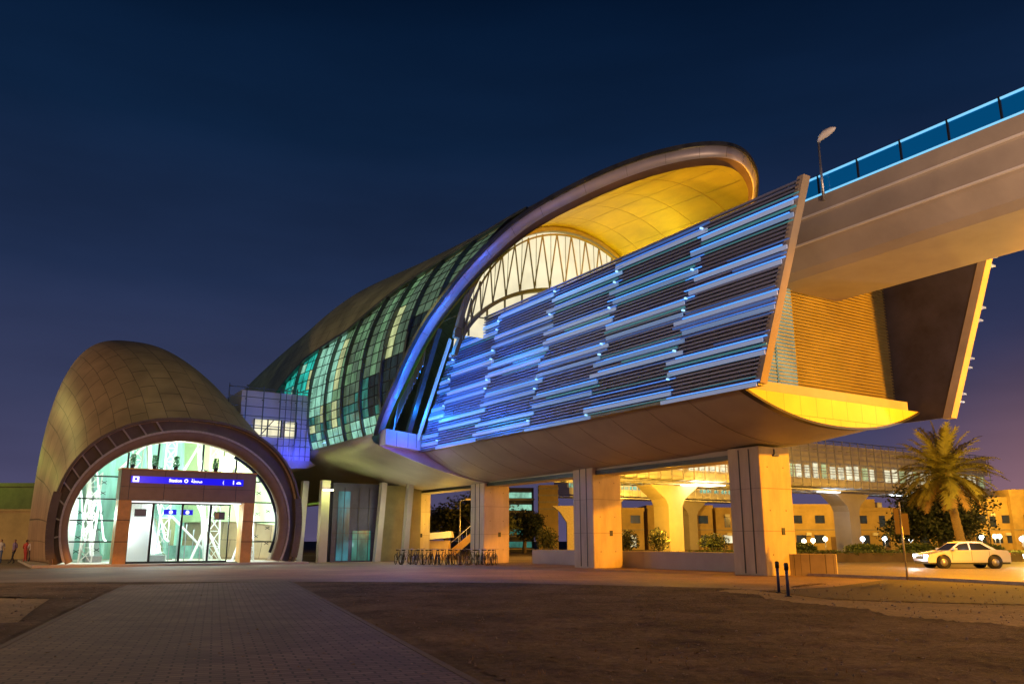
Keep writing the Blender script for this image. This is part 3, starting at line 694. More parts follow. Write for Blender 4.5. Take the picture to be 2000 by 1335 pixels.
mb=MB(); mb.tube([(26.92,19.0,14.7),(26.92,19.0,17.25)],.05,8,rs=[.06,.04]); mb.build('pole','steel',t)
mb=MB(); mb.tube([(26.92,19.0,17.25),(26.9,18.85,17.38),(26.9,18.6,17.46),(26.9,18.3,17.5),(26.9,18.15,17.5)],.1,10,rs=[.05,.12,.17,.12,.03]); mb.build('lamp_head','white_paint',t)
# ================================================================== ENTRANCE HALL
PT=[(62,12.15,7.95,2.5,7.2),(66,11.66,7.4,2.8,9.85),(70,10.88,6.85,3,12.4),(74,9.8,6.11,3,14.45),(78,9.04,5.18,3,15.35),(82,8.57,4.05,3,15.2),(84.5,8.2,2.9,3,13.5),(86.2,8.1,1.0,3,9)]
def pod(s,ph,off=0):
    c,a,zc,h=interp(PT,s); a+=off;h+=off; p=R(ph); e=2/(2.35+.45*min(1,max(0,(s-66)/11))); cc,sn=math.cos(p),math.sin(p)
    z=zc+h*sn**e if sn>0 else zc+zc*3.4*sn
    return (c+a*math.copysign(abs(cc)**e,cc),s,max(z,-.1))
eh=hall_place(thing('entrance_hall','brown tiled egg shaped entrance hall with a bright glass front','pavilion',(12,62,0)),(12,62,0))
mb=MB(); mb.box(3.2,20.8,60.2,80,-.17,-.002); mb.build('filler_plinth','concrete',eh)  # slab added to close the gap under the lifted hall
mb=MB(); mb.grid(lambda ph,s:pod(s,ph,.25),rng(-17.5,197.5,90),rng(61.6,86.2,48),uv=lambda ph,s:(s/2.1,ph/8.2),flip=False); mb.build('shell','pod_tiles',eh,thick=-.2)
mb=MB(); ph=rng(-17,197,100)
for a,b in zip(ph,ph[1:]): mb.bar(Vector(pod(62,a,.18))-Vector((0,.55,0)),Vector(pod(62,b,.18))-Vector((0,.55,0)),.5,.16)
mb.build('shell_edge','band_brown',eh)
def ring(a,h,ph,s,c=12.0,zc=2.5): 
    p=R(ph); z=zc+(h if math.sin(p)>0 else h*1.05)*math.sin(p); return (c+a*math.cos(p),s,max(0,z))
mb=MB(); mb.grid(lambda p,t:Vector(pod(61.9,p,.2)).lerp(Vector(ring(7.48,6.55,p,61.75,12.08)),t),rng(-20,200,90),[0,1]); mb.build('recess_band','band_brown',eh)
for k in range(11):
    p=104+k*8.2; mb=MB(); a_=Vector(pod(61.75,p,.1)); a_.y=61.7; mb.bar(a_,ring(7.46,6.52,p,61.62,12.08),.09,.18,up=(0,1,0)); mb.build('fin','concrete',eh)
mb=MB()
def fr_(p,t):
    pr=[(7.48,6.55,61.55,12.08),(6.92,5.88,61.45,11.96),(6.88,5.84,62.2,11.96)]; i=int(t); return ring(pr[i][0],pr[i][1],p,pr[i][2],pr[i][3])
mb.grid(fr_,rng(-22,202,100),[0,1,2]); mb.build('arch_frame','brown_clad',eh)
mb=MB(); pp=rng(-20,200,90)
for a,b in zip(pp,pp[1:]): mb.bar(ring(7.5,6.57,a,61.5,12.08),ring(7.5,6.57,b,61.5,12.08),.12,.14)
mb.build('arch_trim','stone_pale',eh)
mb=MB()
pts=[ring(6.75,5.7,p,61.9,11.96) for p in rng(-18,60,30)]
for a,b in zip(pts,pts[1:]): mb.bar(a,b,.14,.2)
mb.build('inner_arch','black_frame',eh)
# front glass and its bars
mb=MB(); poly=[ring(6.85,5.82,p,62.1,11.96) for p in rng(-23,203,60)]; mb.add(poly,[tuple(range(len(poly)))]); mb.build('front_glass','clear_glass',eh)
def gl_half(z):
    q=(z-2.5)/(5.82 if z>2.5 else 6.1); return 6.85*math.sqrt(max(0,1-q*q))
for z in (1.42,2.80,4.22,5.72):
    hw=gl_half(z); mb=MB(); mb.box(11.96-hw,7.9,62.0,62.08,z-.045,z+.045); mb.build('transom','black_frame',eh); mb=MB(); mb.box(16.5,11.96+hw,62.0,62.08,z-.045,z+.045); mb.build('transom','black_frame',eh)
for x in (8.25,10.15,13.15,15.55):
    zt=2.5+5.82*math.sqrt(1-((x-11.96)/6.85)**2); mb=MB(); mb.box(x-.06,x+.06,61.98,62.1,6.1,zt); mb.build('mullion','black_frame',eh)
for x,zs in ((6.9,(.9,2.2,3.3,4.6,5.3)),(5.7,(.8,1.7,2.6,3.3)),(17.3,(1.8,3.4,4.9,5.8)),(18.1,(1.3,2.4,3.6)),(16.3,(6.8,7.1)),(13.4,(6.35,)),(10.4,(6.4,))):
    for z in zs:
        mb=MB(); mb.bar((x-.16,61.9,z+.1),(x+.16,61.9,z-.1),.04,.04); mb.bar((x+.16,61.9,z+.1),(x-.16,61.9,z-.1),.04,.04); mb.build('glass_clamp','black_frame',eh)
# door portal
mb=MB(); mb.box(7.75,16.7,60.6,62.3,4.12,6.15); ph_=mb.build('portal_header','brown_clad',eh,bevel=.03)
mb=MB(); mb.box(7.72,16.73,60.58,62.3,6.15,6.24); mb.build('header_cap','orange_clad',ph_)
mb=MB()
for x in (8.3,10.5,13.1,15.3): mb.box(x-.015,x+.015,60.585,60.6,4.14,6.13)
mb.box(7.8,16.65,60.587,60.602,5.0,5.02); mb.build('header_seams','dark_metal',ph_)
for x0,x1 in ((7.75,8.55),(15.95,16.7)):
    mb=MB(); mb.box(x0,x1,60.65,61.9,0,4.12); po=mb.build('portal_post','orange_clad',eh)
    for z in (1.4,2.8): mb=MB(); mb.box(x0-.005,x1+.005,60.635,60.66,z,z+.04); mb.build('post_seam','dark_metal',po)
# sign
mb=MB(); mb.box(8.35,15.75,60.45,60.58,5.28,5.72); sg=mb.build('sign_board','blue_sign',ph_)
def text(s,x,z,size,y=60.44,parent=None,name='sign_text',m='white_lit',bold=0.0,ext=.008):
    cu=D.curves.new(name,'FONT'); cu.body=s; cu.size=size; cu.align_x='CENTER'; cu.extrude=ext; cu.offset=bold
    tmp=D.objects.new('tmp',cu); C.objects.link(tmp); dg=bpy.context.evaluated_depsgraph_get(); me=D.meshes.new_from_object(tmp.evaluated_get(dg)); D.objects.remove(tmp)
    o_=ORG[parent.name]
    for v in me.vertices: v.co=Vector((v.co.x+x,y-v.co.z,v.co.y+z))-o_
    me.materials.clear(); me.materials.append(MATS[m])
    o=D.objects.new(name,me); link(o,parent); return o
text('Station',11.15,5.40,.30,parent=sg,bold=.006)
text('\ufe94\ufec4\ufea4\ufee3',12.55,5.41,.32,parent=sg,bold=.004)
text('(',14.35,5.40,.30,parent=sg); text('1',15.05,5.38,.36,parent=sg,bold=.012)
mb=MB(); mb.box(8.45,8.83,60.42,60.449,5.33,5.68); mb.build('sign_icon','white_lit',sg)
mb=MB(); mb.box(8.55,8.73,60.41,60.419,5.42,5.60); mb.build('sign_icon_mark','blue_sign',sg)
mb=MB(); mb.tube([(11.85+.10*math.cos(a),60.44,5.50+.10*math.sin(a)) for a in rng(0,2*PI,16)],.03,6); mb.build('sign_icon','white_lit',sg)
mb=MB(); mb.tube([(15.42+.14*math.cos(a),60.44,5.43+.10*math.sin(a)) for a in rng(0,PI,10)],.028,6); mb.box(15.26,15.58,60.42,60.449,5.41,5.45); mb.build('sign_icon','white_lit',sg)
# sliding doors
mb=MB(); mb.box(8.55,15.95,61.3,61.4,4.0,4.12); mb.build('door_head','black_frame',eh); mb=MB(); mb.box(8.55,15.95,61.3,61.4,0,.06); mb.build('door_sill','black_frame',eh)
mb=MB(); mb.box(8.6,15.9,61.22,61.28,4.02,4.09); mb.build('door_light','white_lit',eh)
for x0,x1 in ((8.6,10.05),(10.05,11.95),(11.95,13.85),(13.85,15.2)):
    mb=MB(); mb.box(x0,x0+.07,61.3,61.37,.06,4.0); mb.box(x1-.07,x1,61.3,61.37,.06,4.0); mb.box(x0+.07,x1-.07,61.3,61.37,.06,.14); mb.box(x0+.07,x1-.07,61.3,61.37,3.92,4.0)
    d=mb.build('door','black_frame',eh); mb=MB(); mb.box(x0+.07,x1-.07,61.32,61.34,.14,3.92); mb.build('glass','clear_glass',d)
# interior
mb=MB(); mb.box(4.9,19,62.2,79,.0,.03); mb.build('floor','white_paint',eh)
mb=MB(); mb.grid(lambda ph,s:pod(s,ph,-.35),rng(0,180,40),rng(63.2,81,16)); mb.build('lining','interior_green',eh)
mb=MB(); mb.box(5.6,18.6,76,76.1,0,12); mb.build('rear_wall','interior_teal',eh)
mb=MB(); mb.box(8.9,10.3,63.2,66,0,4.3); mb.build('lift_shaft','interior_white',eh)
mb=MB(); mb.box(5.0,5.9,66,74,0,6); mb.build('side_wall','interior_white',eh)
for x in (7.0,10.9,14.6,17.4):
    mb=MB(); mb.bar((x,65,0),(x-.7,67.5,9.5 if 8<x<16 else 7),.28,.28); mb.build('interior_column','white_paint',eh)
for (a,b) in (((13.4,64.5,0),(15.6,66,5.2)),((15.6,64.5,0),(13.4,66,5.2)),((16.4,64.5,0),(18.0,65.5,4.5)),((18.0,64.5,0),(16.4,65.5,4.5)),((6.2,65,0),(7.0,66,5)),((11.9,64.6,3.2),(15.2,65.6,.2)),((8.2,66,6.5),(10,67,8.5)),((12.4,66,6),(13.8,67,8.6))):
    mb=MB(); mb.bar(a,b,.13,.13); mb.build('truss_bar','white_paint',eh)
def truss(x0,x1,s0,z0,z1,n,lean=0):
    mb=MB(); 
    for x in (x0,x1): mb.bar((x,s0,z0),(x+lean,s0+1,z1),.09,.09)
    for i in range(n):
        f0,f1=i/n,(i+1)/n; A=Vector((x0+lean*f0,s0+f0,z0+(z1-z0)*f0)); B=Vector((x1+lean*f1,s0+f1,z0+(z1-z0)*f1)); A2=Vector((x1+lean*f0,s0+f0,z0+(z1-z0)*f0)); B2=Vector((x0+lean*f1,s0+f1,z0+(z1-z0)*f1))
        mb.bar(A,B,.055,.055); mb.bar(A2,B2,.055,.055); mb.bar(A2,A,.05,.05)
    mb.build('truss','white_paint',eh)
truss(6.1,6.9,64.2,0,6.2,6,.2); truss(17.0,17.9,64.2,0,6.2,7,-.2); truss(14.9,15.7,65.5,0,8.8,8,-.3); truss(11.3,12.0,66,0,9.4,9,.2); truss(9.2,9.9,67,4.3,9.5,5,.1)
for k in range(6):
    mb=MB(); x=12.2+k*.55; mb.bar((x,66.2,0),(x,66.2,2.3+.2*(k%3)),.06,.06); mb.build('barrier_post','steel',eh)
mb=MB(); mb.box(12.0,15.2,66.3,66.34,.2,1.15); mb.build('barrier_glass','lit_pale_teal',eh)
mb=MB(); mb.box(10.5,13.4,71,71.2,0,3.2); mb.build('booth_wall','olive_panel',eh)
def escalator(x,label):
    t=thing('escalator',label,'escalator',(x,64.5,0),group='escalators inside the entrance hall'); hall_place(t,(x,64.5,0))
    mb=MB(); mb.prism([(64.6,0),(66,0),(77,7.3),(77,6.2),(67,-.0),(64.6,0)][:5][::-1] if 0 else [(64.6,0.05),(66.4,.05),(77,6.3),(77,7.3),(66,.6),(64.6,.45)],x-.5,x+.5,axis='x'); mb.build('stair_bed','steel',t)
    for sd in (-.62,.62):
        mb=MB(); mb.prism([(64.6,.45),(66,.6),(77,7.2),(77,8.2),(66,1.6),(64.6,1.4)],x+sd-.02,x+sd+.02,axis='x'); mb.build('balustrade','lit_pale_teal',t)
        mb=MB(); mb.bar((x+sd,64.6,1.45),(x+sd,66,1.65),.1,.08); mb.bar((x+sd,66,1.65),(x+sd,77,8.25),.1,.08); mb.build('handrail','white_lit',t)
escalator(11.2,'escalator with lit glass sides rising behind the middle doors'); escalator(7.1,'escalator with lit glass sides rising behind the left side glass')
for k,(x,lb_) in enumerate(((8.5,'clipped green potted shrub on the portal top, first from the left'),(9.9,'clipped green potted shrub on the portal top, second from the left'),(11.3,'clipped green potted shrub on the portal top, third from the left'),(14.0,'narrow green potted shrub on the portal top, at the right'))):
    t=thing('potted_shrub',lb_,'plant',(x,62.0,6.24),group='potted shrubs above the entrance doors'); hall_place(t,(x,62.0,6.24))
    mb=MB(); mb.tube([(x,61.55,6.24),(x,61.55,6.55)],.16,10,rs=[.12,.17]); mb.build('pot','dark_metal',t)
    mb=MB()
    for i in range(260):
        a=random.uniform(0,2*PI); z=random.uniform(6.5,7.25); r=.24*math.sqrt(random.random())*(1-.3*(z-6.5)); c_=Vector((x+r*math.cos(a),61.55+r*math.sin(a),z)); u=Vector((random.gauss(0,1),random.gauss(0,1),random.gauss(0,1))).normalized(); v=u.orthogonal().normalized()
        mb.add([c_-u*.06,c_+v*.04,c_+u*.06,c_-v*.04],[(0,1,2,3)])
    mb.build('leaves','potted_leaf',t)
for x,z,w,h,m_,lb_ in ((9.35,3.1,.75,.5,'screen_dark','dark hanging display behind the left door'),(14.6,2.95,.75,.55,'screen_dark','small display with an orange picture behind the right door')):
    t=thing('display',lb_,'display',(x,61.9,z)); hall_place(t,(x,61.9,z)); mb=MB(); mb.box(x-w/2,x+w/2,61.85,61.93,z,z+h); mb.build('casing','black_frame',t)
    mb=MB(); mb.box(x-w/2+.04,x+w/2-.04,61.82,61.849,z+.04,z+h-.04); mb.build('screen',m_,t)
    if 'orange' in lb_: mb=MB(); mb.box(x-w/2+.05,x-.05,61.80,61.819,z+.08,z+h-.08); mb.build('picture','orange_clad',t)
    mb=MB(); mb.bar((x,61.89,z+h),(x,61.89,4.0),.03,.03); mb.build('hanger','steel',t)
t=thing('hanging_sign','small blue and white hanging signs between the doors','sign',(11.6,61.9,3.25)); hall_place(t,(11.6,61.9,3.25))
for x in (11.25,12.35):
    mb=MB(); mb.box(x-.42,x+.42,61.86,61.9,3.25,3.6); p=mb.build('panel','blue_sign',t); mb=MB(); mb.tube([(x+.05,61.85,3.42),(x+.05,61.84,3.42)],.13,14); mb.build('mark','white_lit',p)
    mb=MB(); mb.bar((x,61.88,3.6),(x,61.88,4.0),.03,.03); mb.build('hanger','steel',t)
for w,s,z,e,c_ in ((12,63.9,7.0,1100,(.85,1,.9)),(7,64.3,3.2,520,(.8,1,.9)),(12,68,5.5,1700,(.8,1,.9)),(17.0,64.2,3,420,(.85,1,.95)),(11,63.0,3.3,420,(.95,1,1)),(14.3,63.2,3.0,260,(.9,1,1)),(16,70,7,900,(1,.95,.55)),(8.6,62.9,2.0,120,(1,1,1))):
    light('hall_light',(w*HK,s*HK,.15+z*HK),e*1.0,c_,.4)
# ================================================================== FOOTBRIDGES
def lattice(mb,w0,w1,s,z0,z1,dx,rows,out=.5,r=.05,jit=0):
    x=w0
    while x<=w1+.01:
        mb.bar((x,s-out,z0-.3),(x,s-out,z1+.2),r*1.4,r*1.4)
        for k in range(3): z=z0+(z1-z0)*(k+.5)/3; mb.bar((x,s-out,z),(x,s,z),r,r)
        x+=dx
    for k in range(rows):
        z=z0+(z1-z0)*k/(rows-1); mb.bar((w0,s-out,z),(w1,s-out,z),r,r)
fb=thing('footbridge','short enclosed footbridge washed in blue light between hall and station','footbridge',(17,62,0))
mb=MB(); mb.box(15.2,20.55,60.6,66,7.3,12.25); mb.build('body','pale_panel',fb)
mb=MB(); lattice(mb,14.2,20.4,60.6,7.6,12.4,1.25,8,.35,.05); lattice(mb,18.0,20.5,60.6,7.6,12.4,.42,5,.25,.03); mb.build('lattice','rib_metal',fb)
for x0,x1,z0,z1 in ((16.2,18.2,8.95,10.15),(18.45,19.35,8.95,10.1)):
    mb=MB(); mb.box(x0,x1,60.52,60.58,z0,z1); wn=mb.build('window','lit_cream',fb)
    mb=MB()
    for x in rng(x0,x1,max(1,int((x1-x0)/.9))): mb.box(x-.045,x+.045,60.45,60.52,z0-.05,z1+.05)
    mb.box(x0,x1,60.46,60.52,z0+.52,z0+.58); mb.build('frame','black_frame',wn)
mb=MB(); mb.bar((16.7,60.44,9.0),(17.6,60.44,10.15),.08,.06); mb.build('brace','black_frame',fb)
mb=MB(); mb.prism([(17,7.3),(20.55,7.3),(21.0,7.0),(20.4,6.75),(17,6.6)],60.4,66); mb.build('underside','hull_concrete',fb)
def bridge(name,label,w0,w1,s0,s1,z0,z1,zw0,zw1,bay,rows,out,lit='lit_cream'):
    t=thing(name,label,'footbridge',((w0+w1)/2,s0,0))
    mb=MB(); mb.box(w0,w1,s0,s1,z0,zw0); mb.box(w0,w1,s0+.5,s1,zw0,zw1); mb.box(w0,w1,s0,s1,zw1,z1); mb.build('body','pale_panel',t)
    x=w0+.3; k=0
    while x<w1-bay:
        if random.random()<.88:
            mb=MB(); ww=bay*random.choice((.5,.66,.8)); mb.box(x,x+ww,s0+.42,s0+.47,zw0+random.uniform(0,.1),zw1-random.uniform(.1,.4)); mb.build('window',random.choice((lit,lit,lit,lit,'lit_yellow')) if k<100 else lit,t)
        k+=1; x+=bay
    mb=MB(); lattice(mb,w0,w1,s0,z0+.3,z1+.1,bay,rows,out,.07); mb.bar((w0,s0+.3,(zw0+zw1)/2),(w1,s0+.3,(zw0+zw1)/2),.08,.08); mb.build('lattice','steel',t)
    mb=MB(); x=w0
    while x<w1: mb.bar((x,s0-out,z1+.3),(x+bay/2,s0+1.5,z1+.75),.06,.06); mb.bar((x,s0-out,z0),(x,s1,z0-.35),.09,.12); x+=bay
    for y in rng(s0,s1,3): mb.bar((w0,y,z0-.3),(w1,y,z0-.3),.12,.12)
    mb.bar((w0,s0+1.5,z1+.75),(w1,s0+1.5,z1+.75),.08,.08); mb.build('outer_frame','steel',t)
    return t
b1=bridge('footbridge','long enclosed footbridge on flared columns with lit windows crossing the highway',38.9,116,60.5,66,7.4,12.3,8.3,10.2,1.5,9,.55)
def tcol(parent,w,s,h,m='concrete'):
    mb=MB(); prof=[(0,.95),(h*.70,.95),(h*.80,1.3),(h*.89,2.2),(h*.97,3.0),(h,3.2)]
    for (z0,a0),(z1,a1) in zip(prof,prof[1:]):
        vs=[(w+i*a,s+j*1.1,z) for z,a in ((z0,a0),(z1,a1)) for i,j in ((-1,-1),(1,-1),(1,1),(-1,1))]; mb.add(vs,[(0,1,5,4),(1,2,6,5),(2,3,7,6),(3,0,4,7)])
    mb.add([(w+i*3.2,s+j*1.1,h) for i,j in ((-1,-1),(1,-1),(1,1),(-1,1))],[(0,1,2,3)]); mb.build('column',m,parent)
tcol(b1,59.3,63.3,6.95); tcol(b1,88.2,63.3,6.95)
mb=MB(); mb.box(60.3,64.5,60.2,62.4,6.98,7.04); mb.build('soffit_lamp','lamp_glow',b1)
mb=MB(); mb.box(82,85,61.5,62.5,6.98,7.03); mb.build('soffit_lamp','lamp_glow_cool',b1)
mb=MB(); mb.box(96,99,61.5,62.5,6.98,7.03); mb.build('soffit_lamp','lamp_glow_cool',b1)
light('bridge_light',(61,59,6.2),420,(1,.6,.06),.3); light('bridge_light',(52,57.5,5.5),1500,(1,.58,.05),.4)
b2=bridge('footbridge','distant lower enclosed footbridge with lit windows seen between the piers',74,112,100,104,8.2,13.5,9.2,12.2,1.7,5,.4,'lit_pale_teal')
tcol(b2,82,102,7.8); tcol(b2,100,102,7.8)
# ================================================================== STREET THINGS
def bollard(x,y,label):
    t=thing('bollard',label,'bollard',(x,y,0),group='blue bollards on the soil in front of the pier',frame=False)
    mb=MB(); mb.tube([(x,y,0),(x,y,.78)],.045,10); mb.build('post','bollard_blue',t)
    mb=MB(); mb.tube([(x,y,.70),(x,y,.72),(x,y,.86),(x,y,.90)],.06,10,rs=[.05,.065,.065,.05]); mb.build('cap','black_frame',t)
    mb=MB(); mb.tube([(x,y,0.0),(x,y,.03)],.1,12); mb.build('base','dark_metal',t)
bollard(7.9,25.3,'blue bollard with a black cap, the farther left one of the pair'); bollard(7.62,23.6,'blue bollard with a black cap, the nearer right one of the pair')
# low walls
mb=MB(); mb.box(31.6,32.2,26.6,47,0,.92); single(mb,'low_wall','concrete','long low grey wall running between the station piers','wall',(31.9,26.6,0))
mb=MB(); mb.add([(10.9,38.2,0),(14.0,36.6,0),(14.3,37.3,0),(11.2,38.9,0),(10.9,38.2,.92),(14.0,36.6,.92),(14.3,37.3,.92),(11.2,38.9,.92)],[(0,1,5,4),(1,2,6,5),(2,3,7,6),(3,0,4,7),(4,5,6,7)])
single(mb,'block_wall','block','short block wall standing beside the nearest pier','wall',(12.4,37.7,0),frame=False)
mb=MB(); mb.box(13.0,110,62,62.8,0,.62); single(mb,'roadside_wall','block','long low wall with a trimmed hedge along the far side of the road','wall',(60,62,0),frame=False)
def leafball(mb,c,rx,ry,rz,n,sz,flat=False):
    c=Vector(c)
    for i in range(n):
        d=Vector((random.gauss(0,1),random.gauss(0,1),random.gauss(0,1))).normalized()*random.uniform(.3,1.03)
        p=c+Vector((d.x*rx,d.y*ry,d.z*rz)); u=Vector((random.gauss(0,1),random.gauss(0,1),random.gauss(0,.6))).normalized(); v=u.orthogonal().normalized(); v=(v+u.cross(v)*random.uniform(-1,1)).normalized(); s=sz*random.uniform(.6,1.3)
        mb.add([p-u*s,p+v*s*.5,p+u*s,p-v*s*.5],[(0,1,2,3)])
def hedge(x0,x1,y,z0,z1,label,nm='hedge'):
    mb=MB(); n=int((x1-x0)*90)
    for i in range(n):
        p=Vector((random.uniform(x0,x1),random.uniform(y-.5,y+.5),random.uniform(z0,z1))); u=Vector((random.gauss(0,1),random.gauss(0,1),random.gauss(0,1))).normalized(); v=u.orthogonal().normalized(); s=.11
        mb.add([p-u*s,p+v*s*.6,p+u*s,p-v*s*.6],[(0,1,2,3)])
    return single(mb,nm,'foliage',label,'hedge',((x0+x1)/2,y,0),frame=False)
hedge(13,60,62.4,.5,.80,'low clipped hedge along the top of the long roadside wall')
hedge(4,15,64,.0,.7,'low clipped hedge behind the long grey wall under the station','hedge')
def shrub(x,y,r,h,label,pot=True,m='foliage_dark'):
    t=thing('shrub',label,'shrub',(x,y,0),group='round shrubs in the verge',frame=False)
    mb=MB(); leafball(mb,(x,y,h*.6+.1),r,r*.8,h*.45,int(1300*r),.11); mb.build('crown',m,t)
    mb=MB()
    for k in range(4): mb.tube([(x,y,0),(x+random.uniform(-.3,.3)*r,y,h*.5)],.04,5,rs=[.05,.02])
    mb.build('trunk','bark',t)
shrub(9.7,72,1.2,2.3,'dark round shrub just right of the second pier'); shrub(13.2,76,1.0,2.4,'dark narrow shrub left of the flared column'); shrub(19.2,80,1.5,2.0,'wide dark shrub right of the flared column'); shrub(3.0,72,1.0,2.4,'dark shrub between the second and third pier')
shrub(32.5,78,1.9,1.1,'flat light green shrub right of the nearest pier',m='foliage'); shrub(38,79,2.0,1.15,'flat light green shrub left of the signpost',m='foliage'); shrub(44.5,80,2,1.1,'flat light green shrub in front of the dark tree',m='foliage'); shrub(60,84,2.4,2.0,'rounded green shrub at the right edge of the verge',m='foliage'); shrub(26.8,78,1.4,1.2,'flat light green shrub hidden partly by the nearest pier',m='foliage')
# street sign
t=thing('street_sign','thin post with two narrow brown sign plates by the kerb','sign',(15.5,33.4,0),frame=False)
mb=MB(); mb.tube([(15.5,33.4,0),(15.5,33.4,3.0)],.035,8); mb.build('post','steel',t)
mb=MB(); mb.box(15.22,15.42,33.36,33.40,1.75,2.75); mb.build('plate','sign_paint',t); mb=MB(); mb.box(15.52,15.78,33.36,33.40,1.72,2.55); mb.build('plate','sign_paint',t)
# palm
def palm(x,y,h,r,label,nf=84):
    t=thing('palm_tree',label,'palm',(x,y,0),frame=False)
    pts=[(x+.9,y,0),(x+.75,y,h*.25),(x+.45,y,h*.55),(x+.1,y,h*.8),(x,y,h)]; mb=MB(); P=[]; 
    for i in range(25): 
        f=i/24; P.append((x+.9*(1-f)**1.0-.25*math.sin(f*PI)*0,y,h*f))
    mb.tube(P,.3,12,rs=[.38-.08*i/24+(.045 if i%2 else 0) for i in range(25)]); mb.build('trunk','bark',t)
    mb=MB()
    for i in range(90):
        a=random.uniform(0,2*PI); z=h-random.uniform(0,.9); mb.bar((x+.1,y,z),(x+.1+.65*math.cos(a),y+.65*math.sin(a),z+.35),.10,.05)
    mb.build('leaf_bases','palm_dry',t)
    for i in range(nf):
        f=(i+.5)/nf; el=R(86-f*112+random.uniform(-8,8)); az=i*2.39996+random.uniform(-.2,.2); L=r*random.uniform(.85,1.08)*(1.0 if f<.75 else .85)
        dirh=Vector((math.cos(az),math.sin(az),0)); p=Vector((x,y,h)); d=dirh*math.cos(el)+Vector((0,0,math.sin(el))); mb=MB(); n=14; pts=[p.copy()]
        for k in range(n):
            d=(d+Vector((0,0,-.06-.055*k/n))).normalized(); p=p+d*L/n; pts.append(p.copy())
        mb.tube(pts,.03,5,rs=[.045*(1-k/(n+1))+.008 for k in range(n+1)])
        for k in range(2,n+1):
            q=pts[k]; dd=(pts[k]-pts[k-1]).normalized(); sd=dd.cross(Vector((0,0,1))).normalized()
            for e in range(3):
                q2=pts[k-1].lerp(pts[k],e/3.)
                for sg_ in (-1,1):
                    ll=r*.19*math.sin(PI*min(1,(k+1)/(n+2)))**.5*random.uniform(.8,1.15); tip=q2+(sd*sg_*.8+dd*.75+Vector((0,0,random.uniform(-.35,.15)))).normalized()*ll; wv=dd*.085
                    mb.add([q2-wv,q2+wv,tip],[(0,1,2)])
        mb.build('frond','palm_dry' if f>.93 else 'palm_leaf',t)
    return t
palm(38.7,74,7.1,5.0,'tall date palm with a full drooping crown beside the road')
def tree(x,y,h,rx,label,n=15000,m='foliage_dark',nm='broadleaf_tree',cat='tree',sz=.2,grp=None):
    t=thing(nm,label,cat,(x,y,0),grp,frame=False); mb=MB()
    mb.tube([(x,y,0),(x+.1,y,h*.3),(x,y,h*.55)],.2,8,rs=[.28,.2,.12])
    for k in range(7):
        a=k*.9; mb.tube([(x,y,h*.3),(x+math.cos(a)*rx*.55,y+math.sin(a)*rx*.5,h*.6)],.08,5,rs=[.1,.03])
    mb.build('trunk','bark',t); mb=MB(); K=24
    for k in range(K):
        a=random.uniform(0,2*PI); rr=rx*math.sqrt(random.random())*.75; z=h*random.uniform(.35,.82)*(1-.18*rr/rx)
        q=rx*random.uniform(.33,.5); leafball(mb,(x+rr*math.cos(a),y+rr*math.sin(a)*.7,z),q,q*.8,q*.62,n//K,sz)
    mb.build('crown',m,t); return t
tree(42.6,84,7.3,6.2,'wide dark round tree behind the palm')
tree(-3.5,92,7.5,4.6,'dark tree seen left of the second pier through the gap',7000); tree(-7.5,96,6.5,3.6,'dark tree behind the kiosk under the concourse',6000); tree(1.5,104,6,3,'dark tree behind the apartment block between the piers',5000)
# kiosk, stair, posts under the station
t=thing('kiosk','small yellow lit kiosk with a sloping roof beyond the bicycles','kiosk',(-6.2,70,0),frame=False)
mb=MB(); mb.box(-7.4,-5.2,69,71,0,1.5); mb.build('body','tan_plaster',t); mb=MB(); mb.add([(-7.7,68.6,1.5),(-4.9,68.6,1.75),(-4.9,71.4,1.75),(-7.7,71.4,1.5),(-7.4,68.8,2.05),(-5.0,68.8,2.25),(-5.0,71.2,2.25),(-7.4,71.2,2.05)],[(0,1,5,4),(1,2,6,5),(2,3,7,6),(3,0,4,7),(4,5,6,7),(0,3,2,1)]); mb.build('roof','white_paint',t)
light('kiosk_light',(-5.5,66.5,3.2),240,(1,.62,.08),.3,frame=False)
t=thing('stair','inclined yellow lit stair flight rising to the right behind the third pier','stair',(-3,72,0),frame=False)
mb=MB(); mb.prism([(-5.0,.2),(-1.2,3.4),(-1.2,3.95),(-5.4,.6)],71.5,73.5); mb.build('flight','tan_plaster',t); mb=MB(); mb.bar((-5.2,71.5,1.3),(-1.2,71.5,4.7),.06,.06)
for f in rng(0,1,6): mb.bar((-5.2+4*f,71.5,.5+3.3*f),(-5.2+4*f,71.5,1.3+3.4*f),.04,.04)
mb.build('railing','steel',t)
def lamppost(x,y,h,label,arm=1.2,lit=True,cool=False):
    t=thing('street_lamp',label,'street lamp',(x,y,0),frame=False)
    mb=MB(); mb.tube([(x,y,0),(x,y,h)],.08,8,rs=[.10,.05]); mb.build('pole','steel',t)
    mb=MB(); mb.bar((x,y,h),(x+arm,y,h+.15),.06,.06); mb.build('arm','steel',t)
    mb=MB(); mb.box(x+arm-.1,x+arm+.5,y-.14,y+.14,h+.08,h+.22); mb.build('lamp_head','white_paint',t)
    if lit: mb=MB(); mb.box(x+arm-.05,x+arm+.45,y-.1,y+.1,h+.03,h+.075); mb.build('lens','lamp_glow_cool' if cool else 'lamp_glow',t)
lamppost(-4.6,74,4.9,'thin yellow lit post standing above the kiosk',.6,False)
lamppost(24.6,88,10.5,'tall thin street lamp left of the nearest pier',-1.0,True); lamppost(67,118,7.5,'street lamp against the sky at the right edge',1.5,False)
